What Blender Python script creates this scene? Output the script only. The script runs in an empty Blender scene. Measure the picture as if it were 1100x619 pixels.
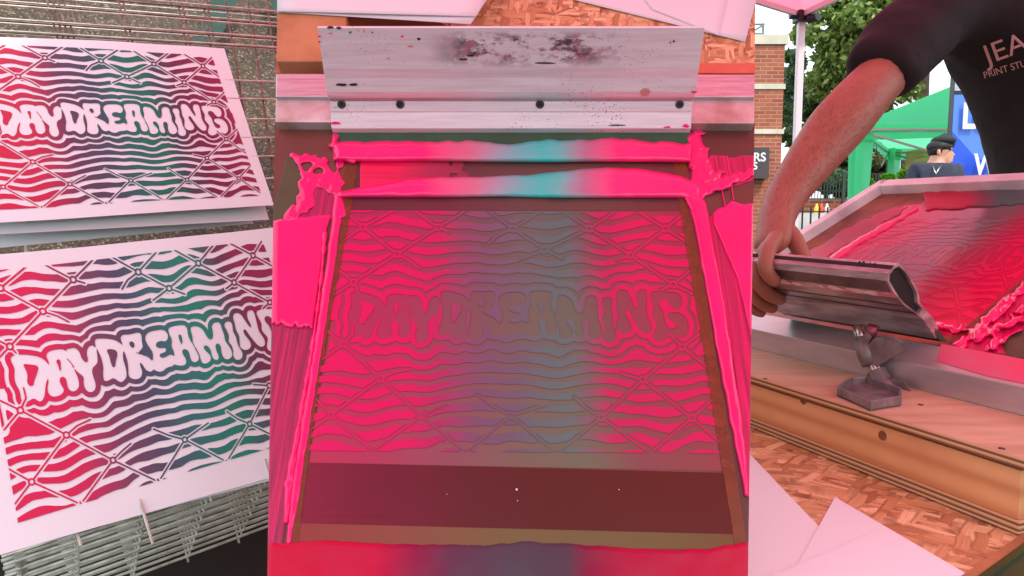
import bpy, bmesh, math, random
import numpy as np
from mathutils import Vector, noise as mnoise
from mathutils.bvhtree import BVHTree
random.seed(5)
SC = bpy.context.scene
COL = SC.collection
# ------------------------------------------------------------------ camera model (photo measured at 1100 x 619)
TILT = math.radians(5.67)
C = np.array([0.0, 0.0, 1.22])
FW = np.array([0, math.cos(TILT), -math.sin(TILT)])
UP = np.array([0, math.sin(TILT), math.cos(TILT)])
RT = np.array([1.0, 0, 0])
FL = 800.0
def ray(x, y): return FW + RT*((x-550)/FL) + UP*((309.5-y)/FL)
def pt(x, y, Z): return C + ray(x, y)*Z
def pz(x, y, z):
    r = ray(x, y); return C + r*((z-C[2])/r[2])
def onp(x, y, p, n):
    r = ray(x, y); return C + r*(np.dot(p-C, n)/np.dot(r, n))
def unit(v): v = np.array(v, float); return v/np.linalg.norm(v)

# ------------------------------------------------------------------ materials
def lin(c):
    o = []
    for v in c[:3]:
        v = v/255.0
        o.append(v/12.92 if v <= 0.04045 else ((v+0.055)/1.055)**2.4)
    return (*o, 1.0)
def newmat(name):
    m = bpy.data.materials.new(name); m.use_nodes = True
    nt = m.node_tree; b = nt.nodes['Principled BSDF']
    return m, nt, b
def N(nt, t, **k):
    n = nt.nodes.new(t)
    for a, v in k.items(): setattr(n, a, v)
    return n
def coords(nt, scale=(1, 1, 1), rot=(0, 0, 0)):
    tc = N(nt, 'ShaderNodeTexCoord'); mp = N(nt, 'ShaderNodeMapping')
    mp.inputs['Scale'].default_value = scale; mp.inputs['Rotation'].default_value = rot
    nt.links.new(tc.outputs['Object'], mp.inputs['Vector']); return mp.outputs['Vector']
def noise_(nt, vec, scale, detail=4, rough=0.55):
    n = N(nt, 'ShaderNodeTexNoise'); n.inputs['Scale'].default_value = scale
    n.inputs['Detail'].default_value = detail; n.inputs['Roughness'].default_value = rough
    nt.links.new(vec, n.inputs['Vector']); return n.outputs['Fac']
def ramp(nt, fac, stops, interp='LINEAR'):
    r = N(nt, 'ShaderNodeValToRGB'); r.color_ramp.interpolation = interp
    e = r.color_ramp.elements
    while len(e) < len(stops): e.new(0.5)
    for i, (p, c) in enumerate(stops):
        e[i].position = p; e[i].color = c if len(c) == 4 else lin(c)
    nt.links.new(fac, r.inputs['Fac']); return r.outputs['Color']
def mixc(nt, a, b, fac, mode='MIX'):
    m = N(nt, 'ShaderNodeMix', data_type='RGBA', blend_type=mode)
    for s, v in ((m.inputs[6], a), (m.inputs[7], b)):
        if hasattr(v, 'links') or isinstance(v, bpy.types.NodeSocket): nt.links.new(v, s)
        else: s.default_value = v
    if isinstance(fac, bpy.types.NodeSocket): nt.links.new(fac, m.inputs[0])
    else: m.inputs[0].default_value = fac
    return m.outputs[2]
def bumpn(nt, b, h, strength, dist=0.002):
    bp = N(nt, 'ShaderNodeBump'); bp.inputs['Strength'].default_value = strength; bp.inputs['Distance'].default_value = dist
    nt.links.new(h, bp.inputs['Height']); nt.links.new(bp.outputs['Normal'], b.inputs['Normal'])
def mat(name, rgb, rough=0.6, metal=0.0, rgb2=None, nscale=8, bump=0.0, bscale=60, stretch=(1, 1, 1), rot=(0, 0, 0), bdist=0.002, spec=0.5, lo=0.35, hi=0.65, coat=0, rvar=0.0):
    m, nt, b = newmat(name)
    v = coords(nt, stretch, rot)
    if rgb2:
        f = noise_(nt, v, nscale, 6)
        nt.links.new(ramp(nt, f, [(lo, rgb), (hi, rgb2)]), b.inputs['Base Color'])
    else: b.inputs['Base Color'].default_value = lin(rgb)
    b.inputs['Roughness'].default_value = rough; b.inputs['Metallic'].default_value = metal
    b.inputs['Specular IOR Level'].default_value = spec
    if rvar:
        f = noise_(nt, v, nscale*1.7, 5); r = N(nt, 'ShaderNodeMapRange')
        r.inputs['From Min'].default_value = .3; r.inputs['From Max'].default_value = .7
        r.inputs['To Min'].default_value = max(0, rough-rvar); r.inputs['To Max'].default_value = rough+rvar
        nt.links.new(f, r.inputs['Value']); nt.links.new(r.outputs[0], b.inputs['Roughness'])
    if bump: bumpn(nt, b, noise_(nt, v, bscale, 4), bump, bdist)
    if coat: b.inputs['Coat Weight'].default_value = coat; b.inputs['Coat Roughness'].default_value = .1
    return m
def artmat(name, stops, rough=0.7, spec=0.3, streak=0.0, stops2=None, wob=0.03, bump=0.0, dark=(60, 20, 30)):
    """colour runs across the piece (its own 'art' coordinate), wobbling a little; optional second ramp down the piece"""
    m, nt, b = newmat(name)
    at = N(nt, 'ShaderNodeAttribute', attribute_name='art')
    sx = N(nt, 'ShaderNodeSeparateXYZ'); nt.links.new(at.outputs['Vector'], sx.inputs[0])
    nz = noise_(nt, at.outputs['Vector'], 5, 3)
    ma = N(nt, 'ShaderNodeMath', operation='MULTIPLY_ADD'); nt.links.new(nz, ma.inputs[0]); ma.inputs[1].default_value = wob*2
    nt.links.new(sx.outputs['X'], ma.inputs[2])
    mb = N(nt, 'ShaderNodeMath', operation='SUBTRACT'); nt.links.new(ma.outputs[0], mb.inputs[0]); mb.inputs[1].default_value = wob
    c = ramp(nt, mb.outputs[0], stops)
    if stops2:
        c2 = ramp(nt, mb.outputs[0], stops2); c = mixc(nt, c, c2, sx.outputs['Y'])
    if streak:
        mp = N(nt, 'ShaderNodeMapping'); mp.inputs['Scale'].default_value = (3, 90, 1); nt.links.new(at.outputs['Vector'], mp.inputs['Vector'])
        s = noise_(nt, mp.outputs['Vector'], 1.2, 5, .6)
        c = mixc(nt, c, lin(dark), ramp(nt, s, [(.45, (0, 0, 0, 1)), (.8, (streak, streak, streak, 1))]))
    nt.links.new(c, b.inputs['Base Color'])
    b.inputs['Roughness'].default_value = rough; b.inputs['Specular IOR Level'].default_value = spec
    if bump:
        bumpn(nt, b, noise_(nt, coords(nt), 300, 3), bump, .0008)
    return m

# ------------------------------------------------------------------ mesh building
def mesh_obj(name, V, Fc, m, parent=None, smooth=False, art=None, origin=None):
    V = np.array(V, float).reshape(-1, 3)
    if parent is not None: org = np.array(parent['_o'])
    elif origin is not None: org = np.array(origin, float)
    else: org = np.array([(V[:, 0].min()+V[:, 0].max())/2, (V[:, 1].min()+V[:, 1].max())/2, V[:, 2].min()])
    me = bpy.data.meshes.new(name); me.from_pydata((V-org).tolist(), [], [tuple(int(i) for i in f) for f in Fc])
    if art is not None:
        a = me.attributes.new('art', 'FLOAT_VECTOR', 'POINT'); A = np.zeros((len(V), 3)); A[:, :2] = np.array(art)[:, :2]
        a.data.foreach_set('vector', A.ravel())
    me.validate(); me.update()
    if smooth: me.polygons.foreach_set('use_smooth', [True]*len(me.polygons))
    if m is not None: me.materials.append(m)
    o = bpy.data.objects.new(name, me); COL.objects.link(o)
    if parent is not None:
        o.parent = parent
        po = np.array(parent['_o']); o.location = (0, 0, 0); o['_o'] = list(map(float, po))
    else:
        o.location = org; o['_o'] = list(map(float, org))
    return o
def tag(o, label=None, cat=None, group=None, kind=None):
    if label: o['label'] = label
    if cat: o['category'] = cat
    if group: o['group'] = group
    if kind: o['kind'] = kind
    return o
def thing(name, label, cat, loc, group=None):
    o = bpy.data.objects.new(name, None); COL.objects.link(o); o.location = tuple(loc); o.empty_display_size = .05
    o['_o'] = [float(v) for v in loc]; return tag(o, label, cat, group)
class MB:
    def __init__(s): s.V = []; s.F = []
    def add(s, V, Fc):
        k = len(s.V); s.V += [tuple(map(float, v)) for v in V]; s.F += [tuple(i+k for i in f) for f in Fc]; return s
    def hexa(s, b, t):            # 4 bottom points, 4 top points
        return s.add(list(b)+list(t), [(3, 2, 1, 0), (4, 5, 6, 7), (0, 1, 5, 4), (1, 2, 6, 5), (2, 3, 7, 6), (3, 0, 4, 7)])
    def box(s, lo, hi):
        x0, y0, z0 = lo; x1, y1, z1 = hi
        return s.hexa([(x0, y0, z0), (x1, y0, z0), (x1, y1, z0), (x0, y1, z0)], [(x0, y0, z1), (x1, y0, z1), (x1, y1, z1), (x0, y1, z1)])
    def prism(s, P, E, caps=True):  # outline P, extrusion vector E
        P = [np.array(p, float) for p in P]; n = len(P); E = np.array(E, float)
        F_ = [(i, (i+1) % n, (i+1) % n+n, i+n) for i in range(n)]
        if caps: F_ += [tuple(range(n-1, -1, -1)), tuple(range(n, 2*n))]
        return s.add(P+[p+E for p in P], F_)
    def tube(s, P, r, seg=8, caps=True):
        P = [np.array(p, float) for p in P]; n = len(P)
        if not hasattr(r, '__len__'): r = [r]*n
        V = []; ref = None
        for i in range(n):
            t = unit(P[min(i+1, n-1)]-P[max(i-1, 0)])
            if ref is None: ref = np.array([0, 0, 1.0]) if abs(t[2]) < .9 else np.array([1.0, 0, 0])
            a = unit(np.cross(t, ref)); b_ = np.cross(a, t); ref = b_
            for k in range(seg):
                q = 2*math.pi*k/seg; V.append(P[i]+(a*math.cos(q)+b_*math.sin(q))*r[i])
        Fc = [(i*seg+k, i*seg+(k+1) % seg, (i+1)*seg+(k+1) % seg, (i+1)*seg+k) for i in range(n-1) for k in range(seg)]
        if caps: Fc += [tuple(range(seg-1, -1, -1)), tuple((n-1)*seg+k for k in range(seg))]
        return s.add(V, Fc)
    def bar(s, a, b, w, h, up=(0, 0, 1)):
        a = np.array(a, float); b = np.array(b, float); t = unit(b-a); x = unit(np.cross(t, up))*w/2; y = unit(np.cross(x, t))*h/2
        return s.hexa([a-x-y, a+x-y, b+x-y, b-x-y], [a-x+y, a+x+y, b+x+y, b-x+y])
    def ball(s, c, r, seg=10, ring=6):
        r = np.array(r if hasattr(r, '__len__') else [r]*3, float); c = np.array(c, float)
        V = [c+r*np.array([0, 0, 1])]; 
        for i in range(1, ring):
            a = math.pi*i/ring
            for k in range(seg): b = 2*math.pi*k/seg; V.append(c+r*np.array([math.sin(a)*math.cos(b), math.sin(a)*math.sin(b), math.cos(a)]))
        V.append(c-r*np.array([0, 0, 1])); L = len(V)-1
        Fc = [(0, 1+k, 1+(k+1) % seg) for k in range(seg)]
        for i in range(ring-2):
            for k in range(seg): a = 1+i*seg; Fc.append((a+k, a+seg+k, a+seg+(k+1) % seg, a+(k+1) % seg))
        a = 1+(ring-2)*seg; Fc += [(a+(k+1) % seg, a+k, L) for k in range(seg)]
        return s.add(V, Fc)
    def build(s, name, m, parent=None, smooth=False, origin=None, bevel=0):
        o = mesh_obj(name, s.V, s.F, m, parent, smooth, None, origin)
        if bevel:
            md = o.modifiers.new('bev', 'BEVEL'); md.width = bevel; md.segments = 2; md.limit_method = 'ANGLE'
        return o

# ------------------------------------------------------------------ smooth value noise and marching cells
def vnoise(x, y, sc, seed=0):
    rg = np.random.RandomState(seed); G = rg.rand(64, 64)
    u = np.asarray(x, float)/sc+17.3; v = np.asarray(y, float)/sc+9.7
    iu = np.floor(u).astype(int); iv = np.floor(v).astype(int); fu = u-iu; fv = v-iv
    fu = fu*fu*(3-2*fu); fv = fv*fv*(3-2*fv); g = lambda a, b: G[a % 64, b % 64]
    return (g(iu, iv)*(1-fu)+g(iu+1, iv)*fu)*(1-fv)+(g(iu, iv+1)*(1-fu)+g(iu+1, iv+1)*fu)*fv-.5
def sstep(x, a, b): t = np.clip((x-a)/(b-a), 0, 1); return t*t*(3-2*t)
def march(f, xs, ys, merge=True):
    """polygons where f > 0 on the grid xs by ys; returns points in grid space and faces"""
    ny, nx = f.shape; pos = f > 0
    cnt = pos[:-1, :-1].astype(int)+pos[1:, :-1]+pos[:-1, 1:]+pos[1:, 1:]
    P = []; Fc = []; idx = {}
    def gv(j, i):
        k = (j, i, 0)
        if k not in idx: idx[k] = len(P); P.append((xs[i], ys[j]))
        return idx[k]
    def ev(j0, i0, j1, i1):
        if (j1, i1) < (j0, i0): j0, i0, j1, i1 = j1, i1, j0, i0
        k = (j0, i0, j1, i1)
        if k not in idx:
            a = f[j0, i0]; b = f[j1, i1]; t = min(.97, max(.03, a/(a-b))); idx[k] = len(P)
            P.append((xs[i0]+(xs[i1]-xs[i0])*t, ys[j0]+(ys[j1]-ys[j0])*t))
        return idx[k]
    for j in range(ny-1):
        row = cnt[j]; nz = np.nonzero(row)[0]; q = 0
        while q < len(nz):
            i = int(nz[q])
            if row[i] == 4:
                e = i
                while merge and e-i < 9 and q+1 < len(nz) and nz[q+1] == e+1 and row[e+1] == 4: q += 1; e += 1
                Fc.append((gv(j+1, i), gv(j+1, e+1), gv(j, e+1), gv(j, i))); q += 1; continue
            cs = [(j, i), (j, i+1), (j+1, i+1), (j+1, i)]; pl = []
            for k in range(4):
                a = cs[k]; b = cs[(k+1) % 4]; pa = pos[a]; pb = pos[b]
                if pa: pl.append(gv(*a))
                if pa != pb: pl.append(ev(*a, *b))
            if len(pl) > 2: Fc.append(tuple(reversed(pl)))
            q += 1
    return np.array(P), Fc
def hom(a, b):
    A = []
    for (x, y), (u, v) in zip(a, b):
        A.append([x, y, 1, 0, 0, 0, -u*x, -u*y, -u]); A.append([0, 0, 0, x, y, 1, -v*x, -v*y, -v])
    A = np.array(A, float); _, _, V = np.linalg.svd(A/np.linalg.norm(A, axis=1)[:, None]); return V[-1].reshape(3, 3)/V[-1][-1]
def ap(H, p):
    p = np.array(p, float).reshape(-1, 2); q = np.c_[p, np.ones(len(p))]@H.T; return q[:, :2]/q[:, 2:]

# ------------------------------------------------------------------ the artwork (drawn once, in the stencil's own coordinates)
MQ = [(370, 226), (734, 229), (783, 487), (328, 484)]
HST = hom([(0, 0), (1, 0), (1, 1), (0, 1)], MQ); HINV = np.linalg.inv(HST)
z1_ = lambda L: [(360+x/5.5, 290+y/5.5) for x, y in L]
z2_ = lambda L: [(540+x/5, 290+y/5) for x, y in L]
LET = [z1_([(85,135),(130,125),(200,140),(265,165),(295,205),(300,235),(270,290),(240,330),(215,395),(178,425),(150,385),(110,402),(70,395),(85,335),(72,285),(78,245),(98,200)]),
 z1_([(298,165),(320,142),(380,140),(425,150),(430,200),(430,240),(445,290),(450,340),(440,385),(405,405),(375,395),(368,360),(378,320),(360,300),(335,310),(330,340),(345,380),(320,405),(270,410),(242,390),(245,350),(270,310),(275,270),(300,235),(305,200)]),
 z1_([(428,150),(450,150),(490,150),(510,180),(508,225),(530,255),(548,240),(548,195),(575,158),(605,155),(620,180),(612,230),(600,270),(555,290),(545,330),(550,390),(530,425),(500,432),(475,415),(470,370),(490,330),(460,300),(440,260),(425,215)]),
 z1_([(622,135),(640,120),(700,130),(760,148),(795,180),(795,215),(772,270),(775,330),(765,385),(730,410),(705,410),(675,372),(640,385),(605,385),(612,340),(630,300),(635,230),(622,180)]),
 z1_([(797,140),(820,122),(870,130),(930,122),(950,140),(935,190),(935,220),(905,243),(885,250),(920,270),(960,300),(975,345),(965,375),(935,388),(905,370),(895,330),(880,310),(875,330),(880,380),(850,415),(800,410),(775,385),(790,340),(800,290),(797,230),(800,180)]),
 [(535,320),(541,314.5),(551,313.5),(562,314),(566.5,319),(565,326),(560,329),(555,326.5),(548,328),(546,332),(549,335),(557,335.5),(559,338),(556,341),(549,341.5),(547,344),(549,347),(556,346.5),(562,344),(567,348),(566,353),(562,359),(552,359),(545,363),(537,361),(534,355),(537,347),(540,341),(539,335),(536,328)],
 z2_([(145,115),(200,110),(260,115),(272,140),(262,180),(268,215),(280,250),(290,290),(297,320),(285,345),(255,350),(238,340),(235,310),(238,275),(215,255),(192,265),(192,290),(205,320),(195,350),(165,355),(125,342),(108,328),(130,300),(140,260),(130,230),(150,190),(140,150)]),
 z2_([(290,145),(310,132),(350,140),(378,168),(388,215),(405,235),(428,230),(440,190),(442,155),(462,137),(495,137),(510,155),(508,185),(515,215),(508,260),(525,290),(540,330),(528,365),(492,376),(465,362),(460,320),(470,285),(455,262),(430,272),(428,310),(436,345),(425,364),(400,362),(385,335),(392,295),(375,262),(348,262),(345,285),(375,320),(378,350),(350,370),(310,370),(302,345),(305,310),(292,260),(280,235),(292,195)]),
 z2_([(530,165),(545,148),(570,145),(590,155),(590,185),(582,215),(595,245),(592,285),(600,320),(615,355),(600,385),(575,392),(548,385),(537,360),(550,330),(547,290),(530,270),(547,235),(542,200)]),
 z2_([(608,130),(625,104),(655,105),(678,125),(695,170),(722,222),(728,190),(715,155),(718,120),(735,104),(768,106),(776,130),(776,190),(774,240),(788,270),(804,305),(798,335),(772,346),(742,330),(715,290),(692,245),(678,213),(660,215),(660,245),(690,290),(692,325),(665,342),(625,338),(605,315),(612,280),(622,245),(607,210),(612,165)]),
 z2_([(788,125),(815,112),(870,118),(930,120),(960,140),(968,180),(950,212),(925,215),(905,198),(890,170),(862,158),(840,172),(842,198),(865,222),(868,262),(882,305),(905,320),(930,308),(932,288),(905,276),(882,258),(882,236),(915,225),(960,232),(990,262),(1003,310),(993,348),(960,372),(925,350),(895,355),(870,378),(835,387),(807,368),(807,340),(835,295),(808,262),(797,235),(812,200),(798,165)])]
HOL = [z1_([(148,182),(190,195),(240,212),(215,255),(185,290),(170,320),(148,318),(138,295),(158,250),(155,210)]),
 z1_([(362,195),(378,205),(370,235),(360,272),(350,270),(355,235),(346,210)]),
 z1_([(680,195),(720,200),(750,215),(745,245),(725,270),(705,315),(690,315),(685,280),(690,240)]),
 z1_([(855,172),(880,178),(880,205),(865,220),(848,205),(846,185)]),
 z2_([(200,165),(218,170),(220,185),(208,230),(200,228),(195,190)])]
SLITS = [(z1_([(110,318),(118,350),(95,395)]), .9), (z1_([(418,205),(435,232),(446,262)]), .7), (z1_([(875,248),(915,268),(955,290),(972,312)]), .7), (z1_([(295,170),(300,215)]), .6), (z2_([(780,140),(795,175),(795,200)]), 1.0)]
FENCE = [((390,244),(425,225)),((390,244),(375,231)),((390,244),(368,259)),((390,244),(426.4,273.4)),((426.4,273.4),(441,281)),((441,281),(451,289)),((426.4,273.4),(380,303.5)),((426.4,273.4),(471,244.6)),
 ((471,244.6),(442,224)),((471,244.6),(504,224.5)),((471,244.6),(483,250)),((551,246),(522,225)),((551,246),(584,225.5)),((551,246),(585,268.6)),((551,246),(535,253)),((535,253),(525,262)),
 ((585,268.6),(560,279)),((585,268.6),(604,278)),((585,268.6),(633,246)),((633,246),(602,225.6)),((633,246),(664,225.5)),((633,246),(677,274.4)),((677,274.4),(663,280)),((677,274.4),(715,246)),((677,274.4),(723,306)),
 ((715,246),(682,226)),((715,246),(733,231)),((715,246),(740,262)),((723,306),(745,288)),((723,306),(710,312)),((723,306),(744,316)),
 ((380,303.5),(360,287)),((380,303.5),(354,320)),((380,303.5),(384,311)),((369,370),(350,354)),((369,370),(346,386)),((369,370),(409,407)),((369,370),(379,359)),((379,359),(380,348)),
 ((409,407),(356,446)),((409,407),(452.7,447)),((409,407),(424,400)),((424,400),(441,397)),((356,446),(335,424)),((356,446),(328,466)),((356,446),(397,482)),((452.7,447),(466,440)),((466,440),(480,434)),((452.7,447),(404,482)),((452.7,447),(496,483)),
 ((549,447),(530,437)),((530,437),(513,425)),((549,447),(587,435)),((549,447),(504,483)),((549,447),(594,484)),((646,449),(630,439)),((630,439),(617,427)),((646,449),(690.4,408)),((646,449),(602,484)),((646,449),(694,484)),
 ((690.4,408),(667,402)),((690.4,408),(733,373)),((690.4,408),(743,449.5)),((743,449.5),(768,427)),((743,449.5),(702,484)),((743,449.5),(780,481)),((733,373),(719,359)),((733,373),(757,355)),((733,373),(766,400))]
NODES = [(390,244),(426.4,273.4),(380,303.5),(471,244.6),(551,246),(585,268.6),(633,246),(677,274.4),(715,246),(723,306),(369,370),(409,407),(356,446),(452.7,447),(549,447),(646,449),(690.4,408),(733,373),(743,449.5)]
def chaikin(P, n=2):
    P = np.array(P, float)
    for _ in range(n):
        Q = np.roll(P, -1, 0); P = np.stack([P*.75+Q*.25, P*.25+Q*.75], 1).reshape(-1, 2)
    return P
def segd(X, Y, a, b):
    dx = b[0]-a[0]; dy = b[1]-a[1]; t = np.clip(((X-a[0])*dx+(Y-a[1])*dy)/(dx*dx+dy*dy+1e-9), 0, 1)
    return np.hypot(X-a[0]-t*dx, Y-a[1]-t*dy)
def polysd(X, Y, P):      # negative inside
    d = np.full(X.shape, 1e9); ins = np.zeros(X.shape, bool)
    for k in range(len(P)):
        a = P[k]; b = P[(k+1) % len(P)]; d = np.minimum(d, segd(X, Y, a, b))
        if a[1] != b[1]:
            c = ((a[1] > Y) != (b[1] > Y)) & (X < (b[0]-a[0])*(Y-a[1])/(b[1]-a[1])+a[0]); ins ^= c
    return np.where(ins, -d, d)
def make_art(nx=540, ny=380):
    gx = np.arange(318, 796, 1.6); gy = np.arange(218, 494, 1.6); GX, GY = np.meshgrid(gx, gy)
    Dg = np.full(GX.shape, 1e9)
    for L in LET: Dg = np.minimum(Dg, polysd(GX, GY, chaikin(L)))
    for L in HOL: Dg = np.maximum(Dg, -polysd(GX, GY, chaikin(L)))
    ss = np.linspace(0, 1, nx); ts = np.linspace(0, 1, ny); S, T = np.meshgrid(ss, ts)
    P = ap(HST, np.c_[S.ravel(), T.ravel()]); X = P[:, 0].reshape(S.shape); Y = P[:, 1].reshape(S.shape)
    fu = (X-gx[0])/1.6; fv = (Y-gy[0])/1.6; iu = np.clip(fu.astype(int), 0, len(gx)-2); iv = np.clip(fv.astype(int), 0, len(gy)-2); fu -= iu; fv -= iv
    D = (Dg[iv, iu]*(1-fu)+Dg[iv, iu+1]*fu)*(1-fv)+(Dg[iv+1, iu]*(1-fu)+Dg[iv+1, iu+1]*fu)*fv
    for L, w in SLITS:
        for a, b in zip(L[:-1], L[1:]):
            q = w-segd(X, Y, a, b); D = np.where(q > 0, np.maximum(D, q), D)
    far = np.maximum(314-Y, Y-np.interp(X, [360, 400, 430, 480, 560, 640, 735], [376, 372, 370, 366, 363.5, 365, 367]))+1.2*np.sin(X/17+1)
    k = sstep(np.maximum(D, 0), 14, 44)
    E = D*(1-k)+far*k
    w = sstep(D, 3, 22)
    sg = np.where(Y < 344, 1, -1)
    E = E+sg*w*(1.5*np.sin(X/10.5+1.4+.5*np.sin(Y/30.0))+1.6*np.sin(X/24.0+Y/60.0+2)+7.5*vnoise(X, Y*.5, 33, 3)+1.5*vnoise(X, Y*.6, 11, 4))
    Nn = 11.5*np.log(1+np.maximum(E, 0)/101.0); per = (E+101.0)/11.5
    fr = Nn-np.floor(Nn)
    duty = .63-.06*sstep(D, 12, 40)+.26*vnoise(X, Y*1.0, 24, 8)*w
    f = (duty/2-np.abs(fr-duty/2))*per
    f = np.where(fr > duty/2+.5, (fr-1)*per, f)
    f = np.where(D < .9, np.minimum(D, 1), f)
    for a, b in FENCE: f = np.minimum(f, segd(X, Y, a, b)-2.9)
    nd = np.full(X.shape, 1e9)
    for n_ in NODES: nd = np.minimum(nd, np.hypot(X-n_[0], (Y-n_[1])))
    f = np.minimum(f, nd-6.0)
    core = np.full(X.shape, -1e9)
    for a, b in FENCE: core = np.maximum(core, .98-segd(X, Y, a, b))
    core = np.where(nd < 2.4, -1, core)
    core = np.maximum(core, 1.0-np.abs(nd-3.2))
    f = np.maximum(f, core)
    f = np.where(np.abs(f) < .02, .02*np.sign(f+1e-6), f)
    return march(f, ss, ts)
ART, ARTF = make_art()
def place_art(name, Hpx, tofun, m, parent, grow=False):
    px = ap(Hpx, ART); V = [tofun(x, y) for x, y in px]
    return mesh_obj(name, V, ARTF, m, parent, art=ART)

# ------------------------------------------------------------------ shared materials
M = {}
M['paper'] = mat('white_paper', (226, 224, 228), .75, bump=.15, bscale=400, bdist=.0003)
M['paper_back'] = mat('cool_white_paper', (222, 226, 228), .75)  # slightly bluer white for the sheets under the prints
PR = [(0, (205, 28, 78)), (.17, (200, 34, 84)), (.30, (118, 62, 92)), (.42, (72, 76, 98)), (.53, (48, 112, 112)), (.66, (30, 132, 112)), (.72, (48, 112, 106)), (.79, (96, 62, 88)), (.87, (140, 44, 82)), (1, (150, 42, 82))]
M['print_ink'] = artmat('print_ink', PR, .6, .3, wob=.012)
PR2 = [(0, (205, 20, 66)), (.19, (190, 24, 70)), (.31, (96, 50, 82)), (.44, (60, 74, 90)), (.53, (24, 104, 96)), (.65, (14, 112, 92)), (.71, (52, 72, 84)), (.8, (110, 30, 66)), (1, (146, 34, 76))]
M['print_ink_deep'] = artmat('print_ink_deep', PR2, .6, .3, wob=.012)
M['wire'] = mat('galvanised_wire', (222, 222, 208), .35, .3, (176, 174, 158), 40)
M['wire_rust'] = mat('old_brown_wire', (150, 112, 98), .45, .6, (96, 74, 62), 40)
M['shade_board'] = mat('shade_board', (40, 28, 20), .8, 0, (26, 18, 14), 9)
M['card'] = mat('brown_cardboard', (196, 134, 92), .8, 0, (172, 112, 74), 14, bump=.1, bscale=90)
M['alu'] = mat('brushed_aluminium', (206, 202, 204), .36, .85, (178, 172, 176), 14, stretch=(1, 14, 14), bump=.08, bscale=120, rvar=.1)
M['pink'] = mat('wet_pink_ink', (240, 18, 112), .14, 0, (232, 16, 100), 20, bump=.3, bscale=45, bdist=.0015, spec=.45)
M['emul'] = mat('olive_emulsion', (78, 72, 40), .4, 0, (66, 60, 34), 20)

def gravel():
    m, nt, b = newmat('grit_surface'); v = coords(nt)
    vo = N(nt, 'ShaderNodeTexVoronoi'); vo.inputs['Scale'].default_value = 150; nt.links.new(v, vo.inputs['Vector'])
    sx = N(nt, 'ShaderNodeSeparateColor'); nt.links.new(vo.outputs['Color'], sx.inputs[0])
    c = ramp(nt, sx.outputs[0], [(0, (58, 48, 40)), (.45, (80, 67, 54)), (.85, (98, 82, 66)), (.95, (150, 138, 116)), (1, (112, 100, 78))])
    f = noise_(nt, v, 8, 5); c = mixc(nt, c, lin((58, 46, 38)), ramp(nt, f, [(.4, (0, 0, 0, 1)), (.7, (.55, .55, .55, 1))]))
    nt.links.new(c, b.inputs['Base Color']); b.inputs['Roughness'].default_value = .9
    bumpn(nt, b, vo.outputs['Distance'], .8, .006); return m
M['gravel'] = gravel()
def osb(name, rot, s=1.0):
    """pressed wood strands: straight slivers lying in several directions, each with its own colour and grain"""
    m, nt, b = newmat(name); base = coords(nt, (1, 1, 1), rot)
    wn = N(nt, 'ShaderNodeTexNoise'); wn.inputs['Scale'].default_value = 26*s; wn.inputs['Detail'].default_value = 3; nt.links.new(base, wn.inputs['Vector'])
    ws = N(nt, 'ShaderNodeVectorMath', operation='SCALE'); nt.links.new(wn.outputs['Color'], ws.inputs[0]); ws.inputs['Scale'].default_value = .011/s
    wa = N(nt, 'ShaderNodeVectorMath', operation='ADD'); nt.links.new(base, wa.inputs[0]); nt.links.new(ws.outputs[0], wa.inputs[1]); base = wa.outputs[0]
    cur = None; cols = [(166, 112, 70), (198, 146, 98), (214, 164, 114), (228, 184, 134), (242, 206, 160)]
    for k, (ang, L, W_, thr) in enumerate(((.5, 12, 44, 0), (2.0, 14, 60, .4), (-.35, 13, 52, .45), (1.2, 16, 70, .5), (2.7, 18, 90, .55), (.1, 24, 130, .6), (1.7, 28, 120, .68))):
        mr = N(nt, 'ShaderNodeMapping'); mr.inputs['Rotation'].default_value = (0, 0, ang); nt.links.new(base, mr.inputs['Vector']); mp0 = N(nt, 'ShaderNodeMapping'); mp0.inputs['Scale'].default_value = (L*s, W_*s, 12*s); mp0.inputs['Location'].default_value = (k*3.1, k*1.7, 0)
        nt.links.new(mr.outputs['Vector'], mp0.inputs['Vector'])
        vo = N(nt, 'ShaderNodeTexVoronoi', distance='CHEBYCHEV'); vo.inputs['Scale'].default_value = 1; vo.inputs['Randomness'].default_value = .9; nt.links.new(mp0.outputs['Vector'], vo.inputs['Vector'])
        sc = N(nt, 'ShaderNodeSeparateColor'); nt.links.new(vo.outputs['Color'], sc.inputs[0])
        c = ramp(nt, sc.outputs[0], [(i/4, q) for i, q in enumerate(cols)])
        mg = N(nt, 'ShaderNodeMapping'); mg.inputs['Scale'].default_value = (.8, 9, 3); nt.links.new(mp0.outputs['Vector'], mg.inputs['Vector'])
        va = N(nt, 'ShaderNodeVectorMath', operation='ADD'); nt.links.new(mg.outputs['Vector'], va.inputs[0]); nt.links.new(vo.outputs['Color'], va.inputs[1])
        g = noise_(nt, va.outputs[0], 1, 4, .65)
        c = mixc(nt, c, lin((140, 86, 48)), ramp(nt, g, [(.42, (0, 0, 0, 1)), (.75, (.55, .55, .55, 1))]))
        e = ramp(nt, vo.outputs['Distance'], [(.40, (0, 0, 0, 1)), (.62, (.6, .6, .6, 1))])
        c = mixc(nt, c, lin((110, 62, 36)), e)
        if cur is None: cur = c
        else: cur = mixc(nt, cur, c, ramp(nt, sc.outputs[1], [(0, (0, 0, 0, 1)), (thr, (1, 1, 1, 1))], 'CONSTANT'))
    nt.links.new(cur, b.inputs['Base Color']); b.inputs['Roughness'].default_value = .6
    bw = N(nt, 'ShaderNodeRGBToBW'); nt.links.new(cur, bw.inputs[0]); bumpn(nt, b, bw.outputs[0], .35, .002)
    return m

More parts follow.
